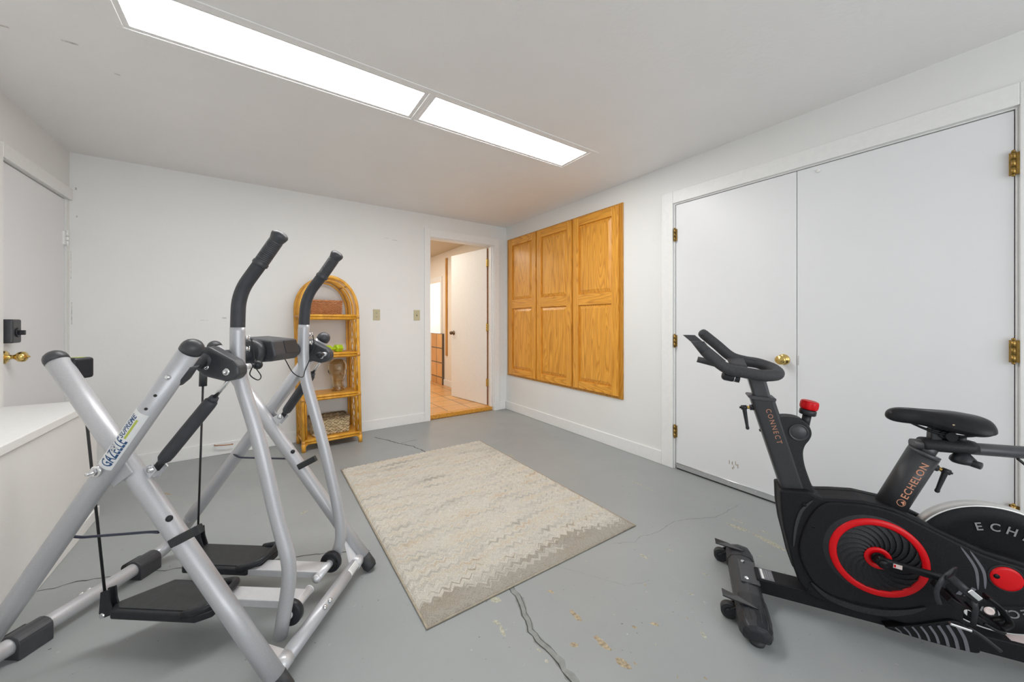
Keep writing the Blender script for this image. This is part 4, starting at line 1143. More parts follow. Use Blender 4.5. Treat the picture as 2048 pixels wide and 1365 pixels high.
# swing arms with hand grips
arms = {-1: [(0.100, 1.434), (0.165, 1.345), (0.247, 1.238), (0.252, 1.12), (0.252, 0.98), (0.236, 0.92), (0.181, 0.757), (0.112, 0.470), (0.071, 0.335), (0.068, 0.27), (0.080, 0.185), (0.100, 0.070)],
        1: [(0.098, 1.434), (0.160, 1.348), (0.240, 1.250), (0.250, 1.126), (0.254, 0.99), (0.244, 0.89), (0.166, 0.621), (0.102, 0.355), (0.083, 0.235), (0.083, 0.185), (0.118, 0.080)]}
for s in (-1, 1):
    v = s * 0.180
    P = [Vector((a, v, b)) for a, b in arms[s]]
    full = bend(P[:2] + P[2:], 0.085, 8)
    up_ = [p for p in full if p.z > 1.115]; lo_ = [p for p in full if p.z <= 1.13]
    mb = MB(G); mb.tube(lo_, 0.0222, n=22, up=(0, 1, 0)); arm = mb.build('swing_arm', M['silver'], gl)
    mb = MB(G); grip_end = P[0]; d_ = (P[0] - P[1]).normalized()
    nog = [p for p in up_ if (p - P[0]).dot(d_) < -0.105]
    nog = [P[0] - d_ * 0.105] + nog if nog[0].z < (P[0] - d_ * 0.105).z else nog
    mb.tube(nog + [Vector((P[3].x, v, 1.112))], 0.0213, n=22, up=(0, 1, 0)); hs = mb.build('grip_sleeve', M['foam'], arm)
    mb = MB(G); L_ = 0.125; b_ = P[0] - d_ * L_
    prof = [(0.024, 0), (0.0295, 0.001), (0.0295, 0.010), (0.0262, 0.014)]
    k = 0.020
    while k < L_ - 0.028:
        prof += [(0.0270, k), (0.0270, k + 0.0028), (0.0254, k + 0.0036), (0.0254, k + 0.0052)]; k += 0.0062
    prof += [(0.0265, L_ - 0.022), (0.0312, L_ - 0.008), (0.0318, L_ - 0.002), (0.029, L_ + 0.004), (0.018, L_ + 0.010), (0, L_ + 0.012)]
    prof = [(r_ * 0.83, h_) for r_, h_ in prof]
    mb.lathe(prof, b_, d_, 28); mb.build('hand_grip', M['blk_s'], hs)
    # locking pins and their lanyard
    for z in (1.083, 1.045):
        mb = MB(G); c = Vector((0.236, v + 0.016, z)); nn = Vector((-0.75, 0.65, 0)).normalized()
        mb.lathe([(0, 0), (0.008, 0), (0.008, 0.004), (0.005, 0.008), (0, 0.009)], c, nn, 12); ring = []
        for q in range(14): ring.append(c + nn * 0.010 + Vector((-.5, -.5, 0)) * 0 + Vector((0.6 * cos(q * pi / 7) * 0.009, 0.6 * cos(q * pi / 7) * 0.009, sin(q * pi / 7) * 0.009)))
        mb.tube(ring, 0.0014, n=6, closed=True); mb.build('locking_pin', M['chrome'], arm)
    mb = MB(G)
    if s < 0: pts = [(0.228, v + .032, 1.080), (0.222, v + .036, 1.02), (0.222, v + .030, 0.985), (0.228, v + .025, 0.955), (0.208, v + .035, 0.935), (0.215, v + .060, 0.945), (0.218, v + .034, 0.985), (0.235, v + .06, 1.005), (0.262, v + .085, 0.998)]
    else: pts = [(0.222, v + .020, 1.080), (0.215, v + .018, 1.03), (0.222, v - .005, 0.97), (0.225, v - .03, 0.93), (0.215, v - .065, 0.905), (0.225, v - .11, 0.93), (0.24, v - .135, 0.985), (0.25, v - .14, 1.0)]
    mb.tube(spline(pts, 6), 0.0020, n=6); mb.build('sensor_cable', M['cable'], arm)
    # arm hub on the axle
    mb = MB(G); mb.tube([AX + Vector((0, v - 0.040 * s * -1 - 0.0, 0)), AX + Vector((0, v + 0.036 * s, 0))], 0.0275, n=22)
    mb.tube([AX + Vector((0, v - 0.045, 0)), AX + Vector((0, v + 0.045, 0))], 0.0262, n=22); mb.build('arm_hub', M['foam'], arm)
    # roller, beam and foot platform
    e = Vector((0.088 if s < 0 else 0.106, v - s * 0.036, 0.125 if s < 0 else 0.112))
    mb = MB(G); 
    sgn = -s
    mb.lathe([(0.010, -0.012), (0.040, -0.012), (0.0425, -0.008), (0.0425, 0.008), (0.040, 0.012), (0.034, 0.012), (0.033, 0.008), (0.018, 0.008), (0.016, 0.013), (0.010, 0.013), (0.010, -0.012)], e, (0, sgn, 0), 36)
    rl = mb.build('roller', M['blk'], arm)
    mb = MB(G)
    for q in range(12):
        a = q * pi / 6; mb.cyl(e + Vector((0.026 * cos(a), sgn * 0.0075, 0.026 * sin(a))), e + Vector((0.026 * cos(a), sgn * 0.0088, 0.026 * sin(a))), 0.0042, n=8)
    mb.build('roller_holes', M['dark'], rl)
    mb = MB(G); mb.cyl(e + Vector((0, sgn * -0.035, 0)), e + Vector((0, sgn * 0.105, 0)), 0.0155, n=18); mb.lathe([(0, 0), (0.0165, 0), (0.0165, 0.004), (0.009, 0.006), (0.008, 0.010), (0, 0.012)], e + Vector((0, sgn * 0.105, 0)), (0, sgn, 0), 18); mb.build('pivot_pin', M['silver_l'], arm)
    c_v = e.y + sgn * 0.058
    mb = MB(G); z = e.z + 0.002
    mb.box((e.x, c_v - 0.032, z - 0.014), (0.56, c_v + 0.032, z + 0.014)); bm_ = mb.build('platform_beam', M['silver_l'], gl, bevel=0.003)
    pu0, pu1 = (0.352, 0.718) if s < 0 else (0.365, 0.775)
    pv0, pv1 = (-0.198, -0.032) if s < 0 else (0.048, 0.208)
    zt = 0.142 if s < 0 else 0.132
    def outl(k): return [(pu0 + k, pv0 + .03 + k), (pu0 + .04, pv0 + k), (pu1 - .02 - k, pv0 + k), (pu1 - k, pv0 + .03), (pu1 - k, pv0 + .05), (pu1 - 0.09, pv1 - k), (pu0 + .05, pv1 - k), (pu0 + k, pv1 - .03 - k)]
    if s > 0:
        def outl(k): return [(pu0 + k, pv0 + .03 + k), (pu0 + .05, pv0 + k), (pu1 - .09, pv0 + k), (pu1 - k, pv1 - .05), (pu1 - k, pv1 - .03), (pu1 - .02 - k, pv1 - k), (pu0 + .04, pv1 - k), (pu0 + k, pv1 - .03 - k)]
    mb = MB(G); mb.prism([(a, b, zt - 0.030) for a, b in outl(0)], (0, 0, 0.030)); fp = mb.build('foot_platform', M['blk'], gl, bevel=0.007, seg=3)
    mb = MB(G); mb.prism([(a, b, zt + 0.0002) for a, b in outl(0.016)], (0, 0, 0.0022)); mb.build('tread_pad', M['rubber'], fp, bevel=0.001)
    # raised toe stop
    mb = MB(G); mb.tube(bend([(pu0 + 0.085, pv0 + 0.004, zt - 0.004), (pu0 + 0.004, pv0 + 0.010, zt + 0.016), (pu0 + 0.004, pv1 - 0.010, zt + 0.016), (pu0 + 0.085, pv1 - 0.004, zt - 0.004)], 0.05, 8), 0.0125, n=12); mb.build('toe_stop', M['blk'], fp)
    # clevis and the resistance cord
    cv = pv0 + 0.028 if s < 0 else pv1 - 0.03
    ce = Vector((0.742, cv, zt - 0.012)); kz = zt if s < 0 else zt + 0.030
    for q in (-1, 1):
        mb = MB(G); mb.prism([(ce.x - 0.040, cv + q * 0.011 - 0.003, kz - 0.022), (ce.x + 0.004, cv + q * 0.011 - 0.003, kz - 0.040), (ce.x + 0.014, cv + q * 0.011 - 0.003, kz - 0.022), (ce.x + 0.008, cv + q * 0.011 - 0.003, kz + 0.052), (ce.x - 0.022, cv + q * 0.011 - 0.003, kz + 0.062), (ce.x - 0.026, cv + q * 0.011 - 0.003, kz + 0.020)], (0, 0.006, 0))
        ck = mb.build('clevis', M['blk'], fp, bevel=0.002)
    mb = MB(G); mb.cyl(ce + Vector((0, -0.018, -0.016)), ce + Vector((0, 0.018, -0.016)), 0.0085, n=14); mb.build('clevis_bolt', M['chrome'], fp)
    top = PA(0.985, s * (VA - 0.062)) + Vector((0.022, 0, -0.02))
    mb = MB(G); mb.tube([ce + Vector((0, 0, -0.012)), top], 0.0040, n=8); cd = mb.build('resistance_cord', M['cable'], gl)
    if s > 0:
        mb = MB(G); t0 = ce.lerp(top, 0.86); t1 = ce.lerp(top, 0.945)
        mb.tube([t0, t1], 0.0150, n=18); mb.tube([t0 - (t1 - t0) * .35, t0], 0.004, n=8); mb.build('cord_spring_tube', M['steelgrey'], cd)
    else:
        mb = MB(G); t0 = ce.lerp(top, 0.80)
        mb.tube([t0 + Vector((0.006, 0, 0.0)), t0 + Vector((0.010, 0, 0.03)), t0 + Vector((-0.010, 0, 0.03)), t0 + Vector((-0.006, 0, 0.0))], 0.002, n=6, closed=True); mb.build('cord_clip', M['chrome'], cd)
    # pulley housing on the inner side of the front-leg top
    mb = MB(G); c = PA(0.985, s * (VA - 0.040)) + Vector((0.010, 0, 0.008))
    mb.box((c.x - 0.028, c.y - 0.028, c.z - 0.038), (c.x + 0.028, c.y + 0.028, c.z + 0.030)); ph = mb.build('pulley_housing', M['blk'], gl, bevel=0.009, seg=3)
    mb = MB(G); mb.tube([c + Vector((0, 0, 0.0)), PA(0.99, s * (VA - 0.01))], [0.018, 0.024], n=18); mb.build('housing_neck', M['blk_s'], ph)
    mb = MB(G); mb.box((c.x - 0.015, c.y - 0.012, c.z + 0.0298), (c.x + 0.010, c.y + 0.014, c.z + 0.0306)); mb.build('housing_label', M['lime_d'], ph)
# console on the axle
mb = MB(G)
mb.prism([(0.315, -0.080, 0.985), (0.205, -0.080, 0.992), (0.190, -0.080, 1.012), (0.205, -0.080, 1.070), (0.33, -0.080, 1.082)], (0, 0.145, 0)); cs = mb.build('console', M['blk_s'], gl, bevel=0.008, seg=3)
mb = MB(G); mb.tube([AX + Vector((-.006, -0.112, 0.008)), AX + Vector((-.006, -0.104, 0.008)), AX + Vector((-.006, -0.076, 0.010))], [0.040, 0.047, 0.047], n=24); mb.build('console_collar', M['blk_s'], cs)
mb = MB(G); mb.prism([(0.1915, -0.020, 1.017), (0.1915, 0.056, 1.017), (0.2040, 0.056, 1.066), (0.2040, -0.020, 1.066)], (-0.0022, 0, 0.0006)); mb.build('battery_cover', M['steelgrey'], cs, bevel=0.001)

# brand sticker on the near rear leg, torn in the middle
stk = MB(); p0 = G(PB(0, -VB)); dBw = (G(PB(1, -VB)) - p0).normalized(); camdir = Gd(-0.30, -1.0, 0.30)
def lz(z): return (z - 0.0) / dBw.z
st0, st1 = lz(0.722), lz(0.872)
near_leg = [o for o in gl.children if o.name.startswith('frame_leg')][1]
wrap_patch(stk, p0, dBw, camdir, R1 + 0.0005, st0 - 0.008, st1 + 0.008, -0.88, 0.90, 12)
sk = stk.build('brand_sticker', M['white'], near_leg, recalc=False)
mb = MB(); put_text(mb, 'GAZELLE', 0.046, p0 + dBw * (st0 + 0.002), dBw, camdir, bold=0.0010, spacing=1.06, wrap=R1 + 0.0009, ang=-0.62, shear=0.08, length=0.096)
put_text(mb, 'SUPREME', 0.024, p0 + dBw * (st0 + 0.101), dBw, camdir, bold=0.0006, spacing=1.06, wrap=R1 + 0.0009, ang=-0.02, shear=0.08, length=0.080)
mb.build('sticker_lettering', M['blue'], sk, recalc=False)
mb = MB(); wrap_patch(mb, p0, dBw, camdir, R1 + 0.0010, st0 + 0.104, st0 + 0.172, -0.34, -0.14, 4); mb.build('sticker_stripe', M['lime_d'], sk, recalc=False)
mb = MB(); random.seed(8)
for _ in range(34):
    l = st0 + random.gauss(0.062, 0.009); a = random.uniform(-0.3, 0.9)
    wrap_patch(mb, p0, dBw, camdir, R1 + 0.0016 + random.uniform(0, .002), l, l + random.uniform(.003, .008), a, a + random.uniform(.05, .18), 2)
mb.build('torn_flecks', M['silver_l'], sk, recalc=False)

# ------------------------------------------------------------------ stationary bike
BO = Vector((1.675, 0.715, 0)); BL = Vector((0.503, -0.864, 0)).normalized(); BW = Vector((-BL.y, BL.x, 0))
def B(p): return BO + BL * p[0] + BW * p[1] + Vector((0, 0, max(p[2], 0.0)))
def Bd(l, w, z): return BL * l + BW * w + Vector((0, 0, z))
bk = thing('stationary_bike', 'black and red stationary exercise bike in front of the white double doors', 'exercise bike', B((0.45, 0, 0)))
def prism_w(poly, w0, w1):
    mb = MB(B); mb.prism([(l, w0, z) for l, z in poly], (0, w1 - w0, 0)); return mb
def smooth_poly(pts, k=5): return [(p.x, p.z) for p in spline([(l, 0, z) for l, z in pts], k, closed=True)]

# front stabiliser
mb = MB(B)
prof = [(-0.052, 0.030), (-0.050, 0.060), (-0.036, 0.080), (0.0, 0.088), (0.036, 0.082), (0.050, 0.060), (0.052, 0.030), (0.040, 0.022), (-0.040, 0.022)]
mb.prism([(l, -0.165, z) for l, z in prof], (0, 0.300, 0)); fs = mb.build('front_stabilizer', M['steelgrey'], bk, bevel=0.006, seg=3)
mb = MB(B); mb.prism([(-0.020, -0.070, 0.0865), (0.045, -0.070, 0.0855), (0.045, 0.085, 0.0855), (-0.020, 0.085, 0.0865)], (0, 0, 0.004)); mp_ = mb.build('mounting_plate', M['blk_s'], fs, bevel=0.0015)
for w in (-0.048, 0.066):
    mb = MB(B); mb.lathe([(0, 0), (0.0085, 0), (0.0085, 0.003), (0.006, 0.006), (0.003, 0.006), (0.003, 0.004), (0, 0.004)], (0.0, w, 0.0905), (0, 0, 1), 6, sm=False); mb.build('bolt', M['chrome'], mp_)
for s, w0, w1 in ((-1, -0.125, -0.305), (1, 0.120, 0.228)):
    mb = MB(B)
    secs = []
    ws = [w0, w0 + (w1 - w0) * .25, w0 + (w1 - w0) * .6, w0 + (w1 - w0) * .82, w0 + (w1 - w0) * .94, w1]
    sc = [1.06, 1.08, 1.08, 1.0, 0.84, 0.55]
    for w, k in zip(ws, sc):
        secs.append([(l * k, w, 0.050 + (z - 0.050) * k) for l, z in prof])
    n = len(prof); vs_ = [p for q in secs for p in q]
    fs_ = [(i * n + k, i * n + (k + 1) % n, (i + 1) * n + (k + 1) % n, (i + 1) * n + k) for i in range(len(secs) - 1) for k in range(n)] + [tuple(range(n)), tuple(range((len(secs) - 1) * n, len(secs) * n))]
    mb._add(vs_, fs_, 0, False); ec = mb.build('end_cap', M['blk'], fs, bevel=0.008, seg=3)
    for k in range(5):
        l = -0.032 + k * 0.017
        zt = 0.089 if abs(l) < 0.03 else 0.086
        mb = MB(B); wa = w0 + (w1 - w0) * .38; wb = w0 + (w1 - w0) * .90
        mb.tube([(l, wa, zt - abs(l) * .1 + 0.0012), (l, wb - s * .02, zt - abs(l) * .1), (l * .95, wb, zt - 0.012), (l * .9, wb + s * 0.013, zt - 0.035)], 0.0016, n=6); mb.build('tread_rib', M['steelgrey'], ec)
    wc = -0.175 if s < 0 else 0.195
    mb = MB(B); mb.cyl((-0.074, wc - 0.012, 0.030), (-0.074, wc + 0.012, 0.030), 0.0285, n=26); tw = mb.build('transport_wheel', M['rubber'], fs)
    mb = MB(B); mb.cyl((-0.074, wc - 0.022, 0.030), (-0.074, wc + 0.022, 0.030), 0.012, n=14); mb.cyl((-0.074, wc - 0.0135, 0.030), (-0.074, wc + 0.0135, 0.030), 0.018, n=18); mb.build('wheel_hub', M['blk'], tw)
    mb = MB(B)
    for q in (-0.024, 0.018): mb.prism([(-0.040, wc + q, 0.020), (-0.082, wc + q, 0.022), (-0.086, wc + q, 0.036), (-0.040, wc + q, 0.070)], (0, 0.006, 0))
    mb.prism([(-0.096, wc + 0.030, 0.082), (-0.094, wc + 0.002, 0.074), (-0.050, wc - 0.030, 0.086), (0.014, wc - 0.052, 0.093), (-0.045, wc - 0.008, 0.093)], (0, 0, 0.004))
    mb.build('wheel_fork', M['blk'], tw)
    mb = MB(B); mb.lathe([(0, 0), (0.024, 0), (0.026, 0.006), (0.026, 0.014), (0.014, 0.018), (0.012, 0.030), (0, 0.030)], (0.004, s * 0.262 if s < 0 else 0.19, 0), (0, 0, 1), 24); mb.build('levelling_foot', M['rubber'], fs)
# main beam
mb = MB(B); mb.box((0.038, -0.042, 0.042), (1.00, 0.042, 0.098)); bmn = mb.build('main_beam', M['matte'], bk, bevel=0.004)
mb = MB(B); mb.box((0.052, -0.036, 0.0978), (0.098, 0.036, 0.0986)); lb = mb.build('rating_label', M['greydecal'], bmn)
for a, w, h in ((0.056, 0.064, 0.008), (0.068, 0.05, 0.004), (0.076, 0.056, 0.004), (0.084, 0.044, 0.004), (0.091, 0.05, 0.003)):
    mb = MB(B); mb.box((a, -w / 2, 0.0986), (a + h, w / 2, 0.0989)); mb.build('label_print', M['white'] if h > 0.005 else M['greytext'], lb)
mb = MB(B); mb.box((0.735, -0.030, 0.0979), (0.90, 0.020, 0.0987)); mb.build('warning_label', M['palepink'], bmn)
mb = MB(B); mb.prism([(0.93, -0.26, 0.030), (0.93, -0.26, 0.085), (1.03, -0.26, 0.085), (1.03, -0.26, 0.030)], (0, 0.52, 0)); rs = mb.build('rear_stabilizer', M['blk_s'], bk, bevel=0.012, seg=3)
for w in (-0.23, 0.23):
    mb = MB(B); mb.lathe([(0, 0), (0.03, 0), (0.03, 0.012), (0.014, 0.018), (0.012, 0.034), (0, 0.034)], (0.98, w, 0), (0, 0, 1), 24); mb.build('levelling_foot', M['rubber'], rs)

# flywheel
FC = Vector((0.705, 0.0, 0.316)); FR = 0.208
mb = MB(B); mb.lathe([(0.03, -0.020), (FR - 0.005, -0.020), (FR - 0.002, -0.0215), (FR, -0.020), (FR, 0.022), (FR - 0.003, 0.024), (0.03, 0.024), (0.03, -0.020)], FC, (0, 1, 0), 96); 
fw = mb.build('flywheel_rim', M['satin'], bk)
mb = MB(B); mb.lathe([(0.0, 0), (FR - 0.005, 0), (FR - 0.006, 0.002), (FR - 0.050, 0.0022), (FR - 0.052, 0.0008), (0.0, 0.0008)], FC + Vector((0, -0.0205, 0)), (0, -1, 0), 96); fd = mb.build('flywheel_disc', M['matte'], fw)
mb = MB()
def ring_text(mb, s, size, c, r, a0, step, w, up_out=True):
    for i, ch in enumerate(s):
        a = a0 + i * step                         # clockwise angle from the top, seen from the near side
        d = Bd(cos(a), 0, -sin(a)); pos = Bd(sin(a), 0, cos(a))
        pts, fs_ = text_tris(ch, size, 0.0006)
        wd = max(p.x for p in pts) + min(p.x for p in pts)
        o = B((c.x, w, c.z)) + pos * r
        mb._add([o + d * (p.x - wd / 2) + pos * p.y for p in pts], fs_, 0, False)
ring_text(mb, 'ECHELON', 0.036, FC, 0.128, radians(-16), radians(15.5), -0.0236); mb.build('flywheel_lettering', M['greytext'], fd, recalc=False); mb = MB()
ring_text(mb, 'ECHELON', 0.036, FC, 0.128, radians(-16 + 168), radians(10.8), -0.0236)
mb.build('flywheel_lettering', M['greytext'], fd, recalc=False)

# shroud
SHR = [(0.110, 0.478), (0.113, 0.40), (0.122, 0.33), (0.136, 0.268), (0.150, 0.20), (0.168, 0.142), (0.196, 0.104), (0.230, 0.086), (0.430, 0.080), (0.600, 0.085), (0.618, 0.120), (0.612, 0.160), (0.640, 0.196), (0.700, 0.216), (0.765, 0.235),
       (0.800, 0.275), (0.806, 0.318), (0.788, 0.352), (0.748, 0.372), (0.660, 0.388), (0.560, 0.428), (0.500, 0.456), (0.440, 0.480), (0.360, 0.488), (0.290, 0.480), (0.245, 0.472), (0.222, 0.478), (0.200, 0.490)]
for w0, w1, nm in ((-0.062, -0.026, 'shroud'), (0.026, 0.062, 'shroud')):
    mb = prism_w(SHR, w0, w1); sh = mb.build(nm, M['matte'], bk, bevel=0.007, seg=3)
    if w0 < 0: shroud = sh
mb = MB(B)
core = [(0.112, 0.476), (0.115, 0.40), (0.124, 0.33), (0.138, 0.268), (0.152, 0.20), (0.170, 0.142), (0.198, 0.106), (0.23, 0.09), (0.46, 0.09), (0.47, 0.462), (0.440, 0.478), (0.360, 0.486), (0.290, 0.478), (0.245, 0.470), (0.222, 0.476), (0.200, 0.488)]
mb.prism([(l, -0.028, z) for l, z in core], (0, 0.056, 0)); mb.build('shroud_core', M['matte'], bk)
PAN = smooth_poly([(0.252, 0.462), (0.300, 0.472), (0.365, 0.478), (0.440, 0.468), (0.500, 0.444), (0.585, 0.406), (0.660, 0.376), (0.742, 0.360), (0.782, 0.340), (0.796, 0.312), (0.786, 0.272), (0.752, 0.244), (0.690, 0.226), (0.600, 0.208), (0.530, 0.178), (0.465, 0.140), (0.390, 0.122), (0.310, 0.118), (0.240, 0.132), (0.196, 0.178), (0.170, 0.258), (0.182, 0.340), (0.214, 0.420)], 4)
mb = prism_w(PAN, -0.072, -0.056); pan = mb.build('side_panel', M['matte'], bk, bevel=0.006, seg=3)
def arc_band(mb, pts, width, w, th=0.003, taper=True):
    P = spline(pts, 6); a, b = [], []
    n = len(P)
    for i, p in enumerate(P):
        t = (P[min(i + 1, n - 1)] - P[max(i - 1, 0)]).normalized(); s = Vector((-t.z, 0, t.x))
        ww = width * (sin(pi * (i + 0.25) / (n - 0.5)) ** 0.6 if taper else 1)
        a.append(p + s * ww / 2); b.append(p - s * ww / 2)
    vs_ = [Vector((p.x, w, p.z)) for p in a + b] + [Vector((p.x, w + th, p.z)) for p in a + b]
    fs_ = []
    for i in range(n - 1):
        fs_ += [(i, i + 1, n + i + 1, n + i), (i, i + 1, 2 * n + i + 1, 2 * n + i), (n + i, n + i + 1, 3 * n + i + 1, 3 * n + i)]
    mb._add(vs_, fs_)
mb = MB(B); arc_band(mb, [(0.205, 0, 0.150), (0.255, 0, 0.112), (0.330, 0, 0.098), (0.405, 0, 0.104), (0.470, 0, 0.128), (0.520, 0, 0.160)], 0.022, -0.0705, 0.010); mb.build('lower_crease', M['matte2'], pan)
mb = MB(B); arc_band(mb, [(0.212, 0, 0.462), (0.178, 0, 0.415), (0.160, 0, 0.350), (0.152, 0, 0.270)], 0.010, -0.066, 0.006); mb.build('front_crease', M['steelgrey'], pan)
for i, pts in enumerate(([(0.600, 0, 0.392), (0.634, 0, 0.330), (0.640, 0, 0.262)], [(0.622, 0, 0.384), (0.652, 0, 0.326), (0.656, 0, 0.270)])):
    mb = MB(B); arc_band(mb, pts, 0.008, -0.0728, 0.002); mb.build('accent_line', M['greydecal'], pan)
for a in (0.588, 0.606):
    mb = MB(B); mb.prism([(a, -0.0735, 0.232), (a + 0.012, -0.0735, 0.232), (a + 0.030, -0.0735, 0.262), (a + 0.020, -0.0735, 0.266)], (0, 0.002, 0)); mb.build('accent_stripe', M['greydecal'], pan)
for l, z in ((0.185, 0.440), (0.212, 0.365), (0.36, 0.096), (0.20, 0.118)):
    mb = MB(B); mb.lathe([(0.0022, 0.003), (0.0022, 0), (0.0055, 0), (0.0055, -0.003)], (l, -0.0722 if 0.17 < l < 0.3 and z > 0.3 else -0.0635, z), (0, -1, 0), 12); mb.build('screw_recess', M['gloss'], pan)
# fan disc with the red rings
RC = Vector((0.392, 0, 0.300)); w = -0.072
mb = MB(B); mb.lathe([(0.137, 0.002), (0.158, -0.010), (0.160, -0.014), (0.137, -0.014)], RC + Vector((-0.012, w, 0.004)), (0, -1, 0), 72); mb.build('ring_bezel', M['matte2'], pan)
mb = MB(B); mb.lathe([(0.114, 0.0), (0.114, 0.006), (0.118, 0.008), (0.133, 0.007), (0.136, 0.003), (0.136, -0.003), (0.114, -0.003), (0.114, 0)], RC + Vector((0, w, 0)), (0, -1, 0), 96); mb.build('outer_ring', M['red'], pan)
mb = MB(B); mb.lathe([(0, 0), (0.115, 0), (0.115, 0.001), (0, 0.001)], RC + Vector((0, w - 0.0005, 0)), (0, -1, 0), 72); fan = mb.build('fan_disc', M['gloss'], pan)
mb = MB(B); NB = 22
for k in range(NB):
    a0 = 2 * pi * k / NB; A_, Bq = [], []
    for i in range(9):
        r = 0.037 + 0.077 * i / 8; a = a0 + 0.85 * (i / 8) ** 1.2
        A_.append(RC + Vector((r * cos(a), w - 0.0015, r * sin(a)))); a2 = a + 2 * pi / NB * 0.72
        Bq.append(RC + Vector((r * cos(a2), w - 0.0075, r * sin(a2))))
    mb._add(A_ + Bq, [(i, i + 1, 10 + i, 9 + i) for i in range(8)], 0, True)
mb.build('fan_vanes', M['matte2'], fan)
mb = MB(B); mb.lathe([(0.020, 0), (0.020, 0.009), (0.036, 0.009), (0.038, 0.006), (0.038, 0), (0.020, 0)], RC + Vector((0, w - 0.001, 0)), (0, -1, 0), 48); mb.build('hub_ring', M['red'], fan)
# crank, pedal
mb = MB(B); mb.cyl(RC + Vector((0, w, 0.002)), RC + Vector((0, -0.118, 0.002)), 0.0165, n=20); mb.cyl(RC + Vector((0, w, 0.002)), RC + Vector((0, -0.09, 0.002)), 0.0195, n=20); mb.lathe([(0, 0), (0.014, 0), (0.012, 0.004), (0, 0.005)], RC + Vector((0, -0.118, 0.002)), (0, -1, 0), 18)
ch_ = mb.build('crank_hub', M['gloss'], bk)
C0 = RC + Vector((-0.012, -0.108, 0.008)); C1_ = Vector((0.537, -0.122, 0.300))
mb = MB(B); d_ = (C1_ - C0).normalized(); up_ = Vector((0, -1, 0))
mb.tube([C0, C0.lerp(C1_, .12), C0.lerp(C1_, .6), C1_ - d_ * .012, C1_], [0.017, 0.0145, 0.0125, 0.0145, 0.013], n=16, up=(0, 0, 1), asp=0.62); cr = mb.build('crank_arm', M['gloss'], ch_)
mb = MB(B); c = C0.lerp(C1_, 0.30); mb.obox(c + Vector((0, -0.0095, 0)), d_, (0, 0, 1), 0.022, 0.001, 0.014); mb.build('crank_sticker', M['palepink'], cr)
mb = MB(B); c = C0.lerp(C1_, 0.255); mb.obox(c + Vector((0, -0.0098, 0)), d_, (0, 0, 1), 0.005, 0.001, 0.009); mb.build('sticker_mark', M['red'], cr)
pd = Vector((0.537, -0.190, 0.270))
